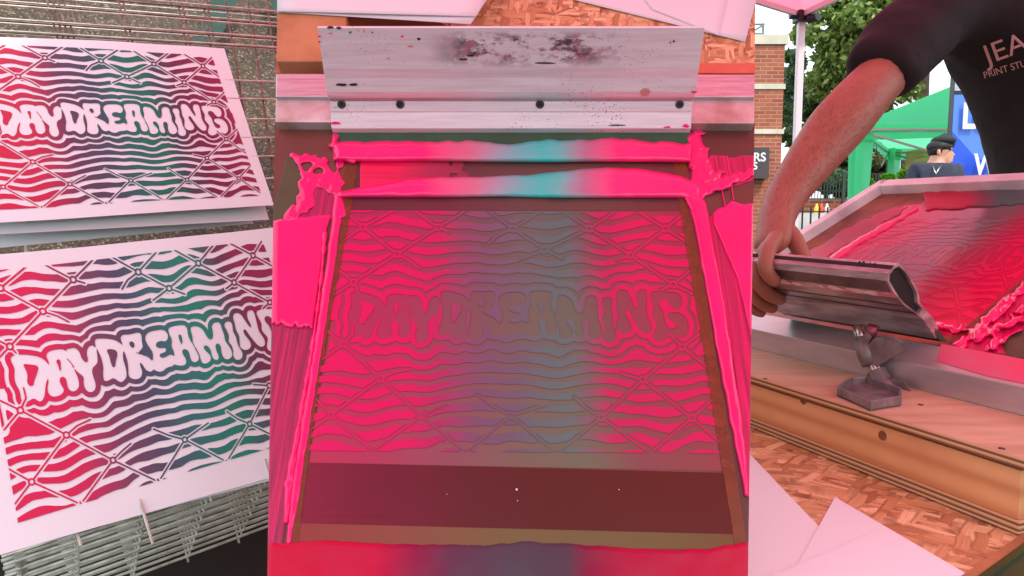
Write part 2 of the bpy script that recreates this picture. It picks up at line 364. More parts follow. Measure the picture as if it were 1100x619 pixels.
# ================================================================== CENTRE: the sloping print bench, screen, squeegee and ink
DM = 0.85
MN = UP*0.5145-FW*0.8575
def Mp(x, y, h=0.0):
    v = (309.5-y)/FL; Z = (DM-h)/(.8575-.5145*v); return C+ray(x, y)*Z
def bl(y): return 297.5-10.5*y/619.0
def br(y): return 812.5-9.0*y/619.0
def Mslab(mb, poly, h0, h1):
    top = [Mp(x, y, h1) for x, y in poly]; n = len(poly)
    V = top+[p-MN*(h1-h0) for p in top]
    return mb.add(V, [tuple(range(n-1, -1, -1)), tuple(range(n, 2*n))]+[(i, (i+1) % n, (i+1) % n+n, i+n) for i in range(n)])
M['osb_bench'] = osb('osb_bench', (math.radians(-53), 0, 0), 1.0)
YB = 652
bench = thing('print_bench', 'sloping chipboard print bench carrying the large pink screen', 'bench', Mp(550, YB, -.018))
b = MB(); Mslab(b, [(bl(-60)+1, -60), (br(-60)-1, -60), (br(YB)-1, YB), (bl(YB)+1, YB)], -.018, 0.0); b.build('bench_top', M['osb_bench'], bench)
M['timber'] = mat('pale_timber', (214, 156, 104), .65, 0, (184, 122, 76), 3, stretch=(1, 1, 14), bump=.1, bscale=60)
for x in (360, 730):
    p = Mp(x, 60, -.02)
    lb = MB(); lb.bar(p, (p[0], p[1]+.25, 0), .04, .04, (1, 0, 0)); lb.build('leg', M['timber'], bench)

def Mrelief(f_of, box, step, hmax, wid, h0, m, name, parent=None, smooth=True, art=None):
    """ink of real thickness: f_of(X, Y) > 0 inside (in stencil pixels), rounded shoulders of width wid"""
    xs = np.arange(box[0], box[2]+step, step); ys = np.arange(box[1], box[3]+step, step); X, Y = np.meshgrid(xs, ys)
    f = f_of(X, Y)
    f = np.minimum(f, X-bl(Y)); f = np.minimum(f, br(Y)-X)
    P, Fc = march(f, xs, ys, merge=False)
    ix = np.clip(((P[:, 0]-xs[0])/step), 0, len(xs)-1.001); iy = np.clip(((P[:, 1]-ys[0])/step), 0, len(ys)-1.001)
    i0 = ix.astype(int); j0 = iy.astype(int); fu = ix-i0; fv = iy-j0
    fs = (f[j0, i0]*(1-fu)+f[j0, i0+1]*fu)*(1-fv)+(f[j0+1, i0]*(1-fu)+f[j0+1, i0+1]*fu)*fv
    W_ = wid(P[:, 0], P[:, 1]) if callable(wid) else wid
    t = np.clip(fs/W_, 0, 1); prof = np.sqrt(1-(1-t)**2)
    H = (hmax(P[:, 0], P[:, 1]) if callable(hmax) else hmax)*prof
    V = [Mp(x, y, h0+h) for (x, y), h in zip(P, H)]
    # side skirt not needed: the profile meets the surface it lies on
    A = ap(HINV, P) if art is None else art(P)
    return mesh_obj(name, V, Fc, m, parent, smooth, art=A)
def pathf(pts, wl):
    """capsule chain: points with half widths"""
    def f(X, Y):
        o = np.full(np.shape(X), -1e9)
        for (a, wa), (b_, wb) in zip(zip(pts[:-1], wl[:-1]), zip(pts[1:], wl[1:])):
            dx = b_[0]-a[0]; dy = b_[1]-a[1]; t = np.clip(((X-a[0])*dx+(Y-a[1])*dy)/(dx*dx+dy*dy+1e-9), 0, 1)
            o = np.maximum(o, wa+(wb-wa)*t-np.hypot(X-a[0]-t*dx, Y-a[1]-t*dy))
        return o
    return f
def polyf(P, rnd=1): 
    Q = chaikin(P, rnd) if rnd else np.array(P, float)
    return lambda X, Y: -polysd(X, Y, Q)
PXN = lambda P: np.c_[(P[:, 0]-300)/500.0, (P[:, 1]-130)/490.0]

# --- the screen
H0 = .030
screen = thing('printing_screen', 'large aluminium framed screen on the bench, flooded with pink and teal ink', 'screen', Mp(550, 640, 0))
M['brown_edge'] = mat('brown_tape_margin', (112, 58, 46), .35, 0, (84, 42, 32), 7, bump=.05, bscale=80)
b = MB(); Mslab(b, [(bl(131), 131), (br(131), 131), (br(640), 640), (bl(640), 640)], H0-.006, H0); b.build('mesh_border', M['brown_edge'], screen)
Mf = Mp(0, 0, 0)
for x0, x1 in (((lambda y: bl(y)+.5), (lambda y: bl(y)+16)), ((lambda y: br(y)-16), (lambda y: br(y)-.5))):
    b = MB(); Mslab(b, [(x0(136), 136), (x1(136), 136), (x1(640), 640), (x0(640), 640)], .001, H0-.0065); b.build('side_rail', M['alu'], screen)
# top rails of the aluminium frame, left and right of the squeegee
b = MB(); Mslab(b, [(bl(79)+.3, 79), (br(79)-.3, 80), (br(104)-.3, 104.5), (bl(104)+.3, 104)], .001, .052); b.build('top_rail', M['alu'], screen, bevel=.0015)
M['alu_dirty'] = mat('ink_smeared_aluminium', (214, 208, 208), .5, .6, (176, 150, 140), 9, lo=.45, hi=.62, bump=.1, bscale=60)
b = MB(); Mslab(b, [(bl(106)+.3, 105.3), (br(106)-.3, 105.5), (br(131)-.3, 132.5), (bl(131)+.3, 131)], .001, .046); b.build('clamp_rail', M['alu_dirty'], screen, bevel=.0015)
M['mauve'] = mat('mauve_stained_bar', (172, 118, 122), .5, .3, (150, 104, 110), 12)
b = MB(); Mslab(b, [(bl(64)+.3, 68), (br(64)-.3, 68), (br(78)-.3, 78.6), (bl(78)+.3, 78.3)], .001, .030); b.build('back_batten', mat('salmon_batten', (214, 110, 86), .7, 0, (190, 92, 70), 12), screen)

olive = [(bl(238), 238), (bl(225), 225), (303, 190), (309, 165), (314, 166), (330, 200), (319, 216), (312, 238)]
Mrelief(polyf(olive, 0), (284, 160, 345, 242), 1.0, .0002, .2, H0+.0004, M['emul'], 'emulsion_patch', screen, False)
Mrelief(polyf([(790, 168), (815, 160), (815, 200), (800, 190)], 1), (780, 156, 818, 204), 1.0, .0002, .2, H0+.0004, M['emul'], 'emulsion_patch', screen, False)
FILM = [(0, (167, 41, 82)), (.2, (163, 44, 84)), (.3, (133, 64, 84)), (.42, (107, 82, 86)), (.55, (102, 98, 91)), (.66, (92, 98, 89)), (.74, (128, 62, 75)), (.84, (158, 55, 77)), (1, (151, 48, 70))]
FILM2 = [(0, (175, 51, 81)), (.15, (165, 53, 84)), (.35, (133, 79, 86)), (.5, (116, 94, 84)), (.66, (104, 104, 84)), (.8, (128, 72, 75)), (1, (138, 67, 70))]
M['film'] = artmat('inked_emulsion', FILM, .35, .2, stops2=FILM2, wob=.035, bump=.08)
def Mquad(poly, h, m, name, parent):
    """flat sheet over the screen, finely gridded so its art coordinate stays even"""
    Hq = hom([(0, 0), (1, 0), (1, 1), (0, 1)], poly); n = 24
    P = ap(Hq, [(i/n, j/n) for j in range(n+1) for i in range(n+1)])
    V = [Mp(x, y, h) for x, y in P]
    Fc = [((j+1)*(n+1)+i, (j+1)*(n+1)+i+1, j*(n+1)+i+1, j*(n+1)+i) for j in range(n) for i in range(n)]
    return mesh_obj(name, V, Fc, m, parent, art=ap(HINV, P))
Mquad([(375, 226), (731, 227), (776, 506), (332, 497)], H0+.0003, M['film'], 'stencil_mesh', screen)
TOPB = [(0, (95, 37, 48)), (.3, (100, 44, 51)), (.5, (91, 64, 61)), (.7, (95, 66, 58)), (1, (102, 44, 45))]
Mquad([(380, 176), (723, 176), (732, 226.5), (374, 225.5)], H0+.0003, artmat('dark_ink_wash', TOPB, .35, .4, wob=.03, bump=.1), 'ink_wash', screen)
BNDB = [(0, (149, 30, 78)), (.2, (151, 32, 75)), (.36, (127, 41, 67)), (.5, (105, 44, 55)), (.65, (101, 41, 46)), (.85, (119, 36, 51)), (1, (105, 32, 36))]
BNDC = [(0, (127, 29, 56)), (.2, (108, 29, 47)), (.4, (88, 33, 36)), (.6, (85, 33, 27)), (1, (90, 30, 23))]
Mquad([(333, 497), (778, 508), (789, 574), (316.5, 562)], H0+.0006, artmat('brown_ink_swipe', BNDB, .35, .2, streak=.35, stops2=BNDC, wob=.05, dark=(84, 26, 34)), 'ink_swipe', screen)
OLB = [(0, (139, 58, 58)), (.2, (132, 72, 60)), (.5, (110, 91, 58)), (.8, (107, 89, 56)), (1, (109, 75, 46))]
Mquad([(318, 560), (788, 572), (790, 590), (311, 588)], H0+.00045, artmat('olive_margin', OLB, .4, .18, wob=.03), 'olive_margin', screen)
OPEN = [(0, (214, 18, 87)), (.18, (212, 22, 88)), (.285, (199, 30, 88)), (.34, (149, 66, 97)), (.42, (121, 83, 104)), (.5, (109, 97, 106)), (.58, (93, 106, 106)), (.655, (88, 109, 107)), (.70, (121, 83, 97)), (.75, (186, 36, 88)), (.85, (207, 27, 87)), (1, (203, 26, 85))]
OPEN2 = [(0, (210, 21, 90)), (.24, (202, 25, 90)), (.31, (167, 42, 92)), (.4, (114, 78, 102)), (.5, (102, 88, 104)), (.56, (93, 104, 104)), (.63, (90, 110, 108)), (.69, (128, 85, 95)), (.735, (184, 39, 86)), (1, (199, 28, 85))]
M['open'] = artmat('ink_in_open_mesh', OPEN, .3, .22, stops2=OPEN2, wob=.02)
M['rim'] = mat('stencil_rim', (116, 58, 70), .4)
place_art('stencil_rim', np.eye(3)@hom([(0, 0), (1, 0), (1, 1), (0, 1)], [(x+.0, y+.4) for x, y in MQ]), lambda x, y: Mp(x, y, H0+.0006), M['rim'], screen)
place_art('stencil_opening', HST, lambda x, y: Mp(x, y, H0+.0009), M['open'], screen)
# translucent brown tape down both sides
def tape_mat():
    m, nt, b = newmat('brown_parcel_tape'); b.inputs['Base Color'].default_value = lin((140, 66, 26)); b.inputs['Roughness'].default_value = .3; b.inputs['Alpha'].default_value = .72
    at = coords(nt); nt.links.new(ramp(nt, noise_(nt, at, 45, 4), [(.35, (134, 62, 24)), (.62, (118, 54, 22)), (.75, (166, 80, 34))]), b.inputs['Base Color']); bumpn(nt, b, noise_(nt, at, 160, 3), .3, .0005); return m
M['tape'] = tape_mat()
for P in ([(371, 175), (384, 175), (379, 215), (343.7, 400), (319, 588), (309, 588), (331, 425), (356, 270), (364, 215)], [(723, 175), (738, 175), (740, 215), (756, 300), (772, 400), (789, 500), (802.5, 588), (790, 588), (774, 490), (759.5, 400), (745, 315), (729, 215)]):
    t = MB(); t.add([Mp(x, y, H0+.0013) for x, y in P], [tuple(range(len(P)-1, -1, -1))]); t.build('tape_strip', M['tape'], screen)

# --- ink, real relief
nz = lambda X, Y, s, a, k=0: a*vnoise(X, Y, s, k)
BEAD = [(0, (246, 22, 114)), (.26, (246, 28, 116)), (.40, (206, 110, 140)), (.46, (160, 150, 168)), (.52, (104, 174, 178)), (.58, (62, 188, 180)), (.63, (96, 180, 178)), (.70, (176, 110, 140)), (.78, (246, 40, 118)), (1, (246, 24, 112))]
bx = lambda P: np.c_[(P[:, 0]-350)/400.0, (P[:, 1]-150)/60]
M['bead'] = artmat('thick_blended_ink', BEAD, .13, .5, wob=.035, bump=.12)
def fb1(X, Y):
    top = 152.5+nz(X, Y*0, 11, 3, 1)+nz(X, Y*0, 40, 4, 2)-4*sstep(X, 560, 640)*sstep(720-X, -20, 60)
    bot = 174+nz(X, Y*0, 60, 3, 3)+.004*(X-550)
    return np.minimum(np.minimum(Y-top, bot-Y), np.minimum(X-357-nz(Y, X*0, 6, 3, 4), 744-X-nz(Y, X*0, 6, 3, 9)))
o = Mrelief(fb1, (350, 142, 752, 182), 1.2, lambda x, y: .011+.003*vnoise(x, y, 30, 5)+.001*vnoise(x, y, 7, 6), 9.0, H0+.001, M['bead'], 'ink_bead', art=bx)
tag(o, 'thick bead of pink and teal ink pressed against the green squeegee blade', 'ink', 'beads of blended ink on the screen')
def fb2(X, Y):
    top = np.interp(X, [360, 395, 440, 480, 560, 600, 640, 690, 730, 750], [206, 200, 192, 190, 189, 184, 180, 182, 189, 198])+nz(X, Y*0, 14, 2.0, 12)
    bot = 212.5+.0*X+nz(X, Y*0, 70, 2, 13)+4*sstep(X, 730, 752)
    return np.minimum(np.minimum(Y-top, bot-Y), np.minimum(X-363, 752-X))
o = Mrelief(fb2, (355, 172, 760, 220), 1.2, lambda x, y: .009+.003*vnoise(x, y, 34, 15)+.0016*vnoise(x, y, 8, 16), 9.0, H0+.001, M['bead'], 'ink_bead', art=bx)
tag(o, 'lower rolled bead of pink and teal ink lying above the stencil pattern', 'ink', 'beads of blended ink on the screen')
ink = thing('ink_film', 'glossy pink ink smeared round the edges of the large screen', 'ink', Mp(320, 600, H0))
part = lambda *a, **k: Mrelief(*a, **k)
# film between the beads, left
part(lambda X, Y: np.minimum(np.minimum(Y-173, 205-Y), np.minimum(X-387, 500+nz(X, Y, 6, 60, 3)-X)), (380, 170, 560, 208), 1.5, .0003, 1, H0+.0011, artmat('thin_pink_wash', [(0, (236, 24, 84)), (.14, (228, 26, 80)), (.24, (176, 40, 78)), (.45, (112, 52, 62))], .3, .4, streak=.5, wob=.03), 'thin_wash', ink)
# left pool with a soft lip, then streaky dried wash
RAMPL = [(0, (250, 16, 88)), (1, (250, 20, 92))]
part(lambda X, Y: np.minimum(np.minimum(Y-(236+nz(X, Y*0, 14, 5, 21)-5*sstep(X, 305, 345)), (350+nz(X, Y*0, 9, 8, 22)+nz(X, Y*0, 2.5, 6, 23))-Y), np.interp(Y, [230, 250, 300, 352, 380], [356, 350, 343, 336, 332])-X), (284, 226, 362, 380), 1.1, lambda x, y: .0035+.0012*vnoise(x, y, 30, 5), 6, H0+.001, M['pink'], 'ink_pool', ink)
STRK = [(0, (190, 22, 84)), (.06, (150, 22, 72)), (1, (168, 22, 78))]
def streakmat(name, c1, c2, c3):
    m, nt, b = newmat(name); at = N(nt, 'ShaderNodeAttribute', attribute_name='art')
    mp = N(nt, 'ShaderNodeMapping'); mp.inputs['Scale'].default_value = (160, 4, 1); mp.inputs['Rotation'].default_value = (0, 0, .0); nt.links.new(at.outputs['Vector'], mp.inputs['Vector'])
    s = noise_(nt, mp.outputs['Vector'], .7, 6, .65); nt.links.new(ramp(nt, s, [(.3, c1), (.5, c2), (.7, c3)]), b.inputs['Base Color'])
    b.inputs['Roughness'].default_value = .32; b.inputs['Specular IOR Level'].default_value = .4; bumpn(nt, b, s, .3, .001); return m
M['streak'] = streakmat('streaky_magenta_wash', (112, 26, 56), (166, 26, 80), (214, 26, 92))
SK = lambda P: np.c_[(P[:, 0]-300+(P[:, 1]-350)*.17)/500.0, (P[:, 1]-130)/490.0]
SKR = lambda P: np.c_[(P[:, 0]-300-(P[:, 1]-350)*.16)/500.0, (P[:, 1]-130)/490.0]
part(lambda X, Y: np.minimum(np.minimum(Y-338, 592-Y), np.interp(Y, [335, 400, 470, 588], [338, 331, 321, 303])-X), (284, 334, 345, 594), 1.5, .0004, 1, H0+.0008, M['streak'], 'streaked_wash', ink, art=SK)
part(lambda X, Y: np.minimum(np.minimum(Y-196, 236-Y), np.minimum(np.interp(Y, [196, 240], [362, 356])-X, X-np.interp(Y, [196, 240], [334, 310])-nz(X, Y, 4, 6, 2))), (300, 192, 366, 240), 1.2, .0005, 1, H0+.0008, M['streak'], 'streaked_wash', ink, art=SK)
# torn splash upper left
def splashL(X, Y):
    f = np.maximum(pathf([(316, 168), (330, 175), (345, 188), (362, 196)], [5, 11, 13, 9])(X, Y), pathf([(332, 190), (330, 205), (325, 222), (311, 234)], [10, 9, 9, 6])(X, Y))
    f = np.maximum(f, pathf([(326, 200), (340, 194), (362, 205)], [5, 3, 4])(X, Y)); f = np.maximum(f, pathf([(345, 176), (352, 172)], [5, 3])(X, Y))
    f = np.maximum(f, pathf([(366, 165), (362, 185), (365, 210), (366, 230)], [5, 3, 4, 4])(X, Y))
    f = np.minimum(f, np.hypot(X-329, (Y-178)*1.2)-4.5); f = np.minimum(f, np.hypot(X-342, (Y-183)*1.5)-3)
    return f+nz(X, Y, 5, 5, 31)+nz(X, Y, 12, 5, 32)-.3
part(splashL, (300, 158, 378, 242), .9, lambda x, y: .0022+.0022*vnoise(x, y, 6, 8), 5, H0+.0012, M['pink'], 'ink_splash', ink)
part(lambda X, Y: pathf([(361, 146), (359, 156), (366, 166), (380, 172)], [3.5, 5, 6, 4])(X, Y)+nz(X, Y, 5, 4, 33), (350, 138, 390, 182), .9, .007, 5, H0+.001, M['pink'], 'ink_splash', ink)
# long ridges either side
part(lambda X, Y: pathf([(364, 212), (361, 240), (354, 290), (347, 335), (339, 385), (331, 435), (322, 490), (315, 540), (310, 583)], [4.5, 5, 5, 5, 5, 5, 5.5, 5, 2])(X, Y)+nz(X, Y, 9, 1.2, 34), (300, 204, 374, 592), 1.0, lambda x, y: .0028+.0014*vnoise(x, y, 14, 9), 5.5, H0+.001, M['pink'], 'ink_ridge', ink)
part(lambda X, Y: pathf([(349, 250), (346, 290), (341, 330), (336, 370), (322, 450), (310, 520), (307, 560)], [2.6, 1.8, 1.5, 2, 2.5, 4.5, 3])(X, Y)+nz(X, Y, 7, 2.2, 35), (296, 240, 360, 570), 1.0, lambda x, y: .004+.002*vnoise(x, y, 12, 9), 3.5, H0+.001, M['pink'], 'ink_ridge', ink)
part(lambda X, Y: pathf([(738, 206), (750, 222), (758, 262), (767, 310), (777, 370), (787, 430), (797, 490), (803, 530)], [7, 9, 9, 8.5, 8, 7, 5, 3.5])(X, Y)+nz(X, Y, 14, 1.6, 36), (724, 194, 814, 540), 1.0, lambda x, y: .006+.002*vnoise(x, y, 16, 19), 9, H0+.001, M['pink'], 'ink_ridge', ink)
# right splashes
def splashR(X, Y):
    f = pathf([(747, 148), (752, 160), (750, 172), (756, 186), (750, 200), (746, 210)], [7, 8, 11, 12, 11, 10])(X, Y)
    f = np.maximum(f, pathf([(752, 188), (765, 192), (778, 184)], [9, 7, 2])(X, Y)); f = np.maximum(f, pathf([(750, 204), (775, 198), (812, 184)], [9, 7, 4])(X, Y))
    f = np.maximum(f, pathf([(745, 145), (758, 143)], [3, 2])(X, Y))
    return f+nz(X, Y, 5, 5, 41)+nz(X, Y, 3, 2, 42)
part(splashR, (730, 134, 814, 218), .8, lambda x, y: .005+.005*vnoise(x, y, 7, 11), 8, H0+.001, M['pink'], 'ink_splash', ink)
M['wash_r'] = streakmat('purple_red_wash', (128, 24, 56), (186, 22, 80), (226, 22, 98))
part(lambda X, Y: np.minimum(np.minimum(Y-168-nz(X, Y, 8, 8, 5), np.interp(X, [745, 790, 815], [206, 200, 192])-Y), X-756), (750, 160, 815, 210), 1.2, .0004, 1, H0+.0008, M['wash_r'], 'streaked_wash', ink, art=SKR)
def poolR(X, Y):
    top = np.interp(X, [758, 770, 778, 786, 800, 815], [236, 225, 222, 215, 219, 217])+nz(X, Y*0, 7, 3, 43)
    lft = np.interp(Y, [215, 240, 300, 360, 420], [764, 766, 792, 806, 815])
    return np.minimum(Y-top, X-lft)
part(poolR, (756, 208, 816, 420), 1.0, lambda x, y: .004+.0015*vnoise(x, y, 12, 12), 5, H0+.001, M['pink'], 'ink_pool', ink)
part(lambda X, Y: np.minimum(np.minimum(Y-232, 560-Y), X-np.interp(Y, [232, 300, 400, 520, 560], [758, 772, 790, 803, 806])), (752, 228, 814, 560), 1.5, .0004, 1, H0+.0008, M['wash_r'], 'streaked_wash', ink, art=SKR)
for a, b_ in (((768, 168), (779, 222)), ((781, 168), (788, 215)), ((800, 250), (812, 262))):
    part(pathf([a, b_], [.9, .7]), (760, 160, 816, 270), .7, .0012, 1, H0+.0014, M['pink'], 'ink_thread', ink)
# flood of ink along the bottom
BOT = [(0, (190, 0, 52)), (.22, (184, 0, 56)), (.30, (134, 11, 60)), (.38, (89, 44, 67)), (.5, (73, 58, 71)), (.62, (73, 52, 65)), (.66, (119, 15, 52)), (.74, (164, 4, 54)), (1, (180, 2, 52))]
def fbot(X, Y):
    e = np.interp(X, [285, 300, 330, 360, 400, 470, 520, 560, 620, 700, 760, 780, 806], [582, 584, 582, 581, 584, 585, 586, 582, 585, 590, 590, 585, 583])+nz(X, Y*0, 12, 2.2, 51)+nz(X, Y*0, 4, .8, 52)
    return np.minimum(Y-e, 640-Y)
o = Mrelief(fbot, (282, 574, 812, 641), 1.6, lambda x, y: .0028+.0008*vnoise(x, y, 20, 14), 4, H0+.001, artmat('flood_ink', BOT, .3, .25, wob=.02), 'ink_flood', art=lambda P: np.c_[(P[:, 0]-290)/515.0, (P[:, 1]-580)/60])
tag(o, 'broad band of red, violet and pink ink flooding the bottom of the screen', 'ink')
# small specks
for x, y, r in ((555, 526, 2.0), (556, 538, .9), (665, 526, .9), (480, 531, .7)):
    c = Mp(x, y, H0+.0008); b = MB(); b.ball(c, r*.0007, 6, 4); b.build('lint_speck', M['paper'], screen)

# --- the squeegee lying across the top of the screen
def squeegee_metal():
    m, nt, b = newmat('worn_squeegee_aluminium'); v = coords(nt)
    vs = coords(nt, (4, 60, 60))
    base = ramp(nt, noise_(nt, vs, 3, 5), [(.3, (228, 204, 212)), (.7, (244, 228, 234))])  # pink in the base: ink haze plus the canopy's reflection painted in
    # worn patches and speckles of dried ink
    st = N(nt, 'ShaderNodeMapping'); st.inputs['Scale'].default_value = (14, 26, 26); nt.links.new(v, st.inputs['Vector'])
    s1 = noise_(nt, st.outputs['Vector'], 1.0, 8, .75)
    sx = N(nt, 'ShaderNodeSeparateXYZ'); nt.links.new(v, sx.inputs[0])
    # dirt sits in a wide patch in the middle of the back plate
    def win(sock, a, b_, c, d):
        r = N(nt, 'ShaderNodeValToRGB'); e = r.color_ramp.elements; e.new(.5); e.new(.6)
        for q, (p, val) in zip(e, ((a, 0), (b_, 1), (c, 1), (d, 0))): q.position = p; q.color = (val, val, val, 1)
        mm = N(nt, 'ShaderNodeMath', operation='MULTIPLY_ADD'); nt.links.new(sock, mm.inputs[0]); mm.inputs[1].default_value = 1; mm.inputs[2].default_value = .5
        nt.links.new(mm.outputs[0], r.inputs['Fac']); return r.outputs['Color']
    wx = win(sx.outputs['X'], .38, .44, .60, .66); wy = win(sx.outputs['Z'], .575, .590, .612, .622)
    w = mixc(nt, wx, wy, 1.0, 'MULTIPLY')
    patch = mixc(nt, w, ramp(nt, s1, [(.46, (0, 0, 0, 1)), (.53, (1, 1, 1, 1))]), 1.0, 'MULTIPLY')
    c = mixc(nt, base, ramp(nt, noise_(nt, v, 90, 4), [(.4, (92, 72, 82)), (.56, (176, 112, 128))]), patch)
    sp = N(nt, 'ShaderNodeTexVoronoi'); sp.inputs['Scale'].default_value = 230; nt.links.new(v, sp.inputs['Vector'])
    d = ramp(nt, sp.outputs['Distance'], [(.16, (1, 1, 1, 1)), (.24, (0, 0, 0, 1))]); d2 = ramp(nt, noise_(nt, v, 11, 4, .7), [(.52, (0, 0, 0, 1)), (.66, (1, 1, 1, 1))])
    c = mixc(nt, c, lin((96, 70, 78)), mixc(nt, d, d2, 1.0, 'MULTIPLY'))
    nt.links.new(c, b.inputs['Base Color']); b.inputs['Metallic'].default_value = .3; b.inputs['Roughness'].default_value = .3
    bumpn(nt, b, s1, .15, .0006); return m
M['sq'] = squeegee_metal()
sq = thing('screen_squeegee', 'wide worn aluminium squeegee resting across the top of the large screen', 'squeegee', Mp(550, 138, H0))
prof = [(138, .045), (121, .060), (119.5, .062), (107, .074), (105.6, .074), (104.9, .069), (103.9, .069), (103, .083), (99, .089), (92, .097), (84, .106), (74, .119), (66, .128), (50, .1465), (34, .1645), (30, .169), (28, .170)]
XL, XR = -.2625, .2600
front = [Mp(550, y, h) for y, h in prof]
back = [p-MN*(.012 if i > 5 else .010)+(UP*.0) for i, p in enumerate(front)]
def strip(i0, i1, name, m, x0=XL, x1=XR):
    P = front[i0:i1+1]+back[i0:i1+1][::-1]; b = MB(); P = [p+RT*x0 for p in P]; b.prism(P, RT*(x1-x0)); return b.build(name, m, sq, bevel=.0006)
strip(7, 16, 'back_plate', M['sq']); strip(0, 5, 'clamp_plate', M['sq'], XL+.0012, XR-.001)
b = MB(); P = [front[5]-MN*.004, front[7]-MN*.004, front[7]-MN*.011, front[5]-MN*.011]; b.prism([p+RT*(XL+.002) for p in P], RT*(XR-XL-.004)); b.build('seam', mat('dark_groove', (52, 30, 34), .6), sq)
b = MB(); P = [Mp(550, 134, .040), Mp(550, 152, H0+.002), Mp(550, 156, H0+.001), Mp(550, 134, .033)]
b.prism([p+RT*(XL+.001) for p in P], RT*(XR-XL-.002)); b.build('rubber_blade', mat('green_rubber', (20, 84, 52), .45, 0, (14, 66, 42), 18), sq)
M['screw'] = mat('dark_screw', (86, 78, 76), .4, .7, (50, 44, 44), 60); M['hole'] = mat('dark_hole', (30, 24, 24), .8)
def hs(y): return float(np.interp(y, [q[0] for q in prof][::-1], [q[1] for q in prof][::-1]))
for x, y, r, nm in ((367, 112, .0062, 'screw'), (430, 112, .0062, 'screw'), (580, 112, .0062, 'screw'), (730, 112, .0062, 'screw'), (693, 98.5, .0068, 'rivet')):
    a = Mp(x, y, hs(y)); c = Mp(x, y+4, hs(y+4)); tdir = unit(c-a); nn = unit(np.cross(RT, tdir)); nn = nn if nn@MN > 0 else -nn
    b = MB(); b.tube([a-nn*.003, a+nn*.0012, a+nn*.0018], [r, r, r*.8], 18); o = b.build(nm, M['screw'] if nm == 'screw' else mat('pale_rivet', (210, 190, 184), .4, .7), sq)
    if nm == 'screw':
        b = MB(); q = a+nn*.0020; b.tube([q-nn*.001, q], r*.55, 12); b.bar(q-RT*r*.5+nn*.0004, q+RT*r*.5+nn*.0004, .0012, .0008, nn); b.build('recess', M['hole'], o)
M['green_ink'] = mat('green_fleck', (30, 150, 70), .5); M['orange_ink'] = mat('orange_fleck', (230, 120, 60), .5); M['black_ink'] = mat('black_fleck', (40, 26, 34), .5)
def fleck(L, m, w=1):
    for x, y, rx, ry in L:
        ring = []
        for k in range(9):
            q = 2*math.pi*k/9; s = random.uniform(.6, 1.2); yy = min(137.5, y+ry*s*math.sin(q)); ring.append(Mp(x+rx*s*math.cos(q), yy, hs(yy)+.0008))
        b = MB(); b.add(ring, [tuple(range(8, -1, -1))]); b.build('ink_fleck', m, sq)
fleck([(343, 39, 1.6, 1.2), (343, 45, 1.4, 1.6), (432, 39, 2.2, 1.3), (620, 43, 2, 1.2), (361, 132, 6, 1.8), (717, 137, 5, 1.5), (737, 135.5, 5, 2), (745, 99, 4, 1.5), (385, 106, 3, .8)], M['pink'])
fleck([(376, 35, 2, 1.3), (622, 45, 2.4, 1)], M['green_ink']); fleck([(355, 36, 2.5, .8), (441, 50, 4, .8), (417, 63, 1.6, .9), (391, 33, .8, 2.2)], M['orange_ink'])
fleck([(354, 29.5, 4, 1.6), (364, 30, 3, 1.6), (367, 91, 6, 1.8), (380, 91, 5, 1.5), (450, 42, 1.8, 1.4), (724, 44.5, 1.3, 1.3), (400, 35, 1, 1), (663, 134.5, 11, 1.0), (520, 44, 1, 1), (505, 60, 5, 1.2), (498, 64, 6, 1.0), (585, 68, 12, .9), (720, 46, .8, 1.2), (655, 52, .8, .8)], M['black_ink'])

# --- behind the squeegee: cardboard, loose papers
b = MB(); Mslab(b, [(bl(12)+.3, 8), (372, 11), (372, 66), (bl(66)+.3, 66)], .0005, .055)
card = b.build('cardboard_box', M['card'], bevel=.002); tag(card, 'flat brown cardboard box behind the left end of the wide squeegee', 'cardboard box')
b = MB(); Mslab(b, [(373, 11), (466, 20), (500, 40), (480, 60), (373, 60)], .0005, .02)
o = b.build('wood_offcut', mat('dark_timber', (150, 92, 58), .7, 0, (116, 66, 40), 5, stretch=(1, 8, 8))); tag(o, 'dark brown board beside the cardboard box at the top of the bench', 'board')
def sheet(name, poly, h, label, group, m=None, curl=0, cat='paper'):
    Hq = hom([(0, 0), (1, 0), (1, 1), (0, 1)], poly); n = 10
    P = ap(Hq, [(i/n, j/n) for j in range(n+1) for i in range(n+1)])
    V = []
    for k, (x, y) in enumerate(P): V.append(Mp(x, y, h+curl*((k//(n+1))/n)**2*math.sin((k % (n+1))/n*3.1)))
    o = mesh_obj(name, V, [((j+1)*(n+1)+i, (j+1)*(n+1)+i+1, j*(n+1)+i+1, j*(n+1)+i) for j in range(n) for i in range(n)], m or M['paper'], None, True)
    s = o.modifiers.new('thick', 'SOLIDIFY'); s.thickness = .0004; s.offset = -1
    return tag(o, label, cat, group)
g = 'blank sheets at the top of the bench'
sheet('paper_sheet', [(bl(-50)+1, -50), (560, -56), (505.5, 26), (bl(12)+.5, 13)], .0575, 'blank pink-lit sheet lying under the front sheet above the squeegee', g)
sheet('paper_sheet', [(bl(-50)+.5, -50), (540, -40), (511.5, 17.5), (bl(12)+.3, 12)], .0605, 'front blank sheet overhanging the cardboard box above the squeegee', g, curl=.002)
sheet('paper_sheet', [(575, -60), (bl(-60)+530, -60), (800.5, 45), (617, 0)], .003, 'blank sheet lying askew on the chipboard at the right of the squeegee', g)
sheet('paper_sheet', [(640, -70), (795, -50), (772, 38.5), (700, 10)], .0045, 'narrower blank sheet on top of the askew sheet on the chipboard', g)

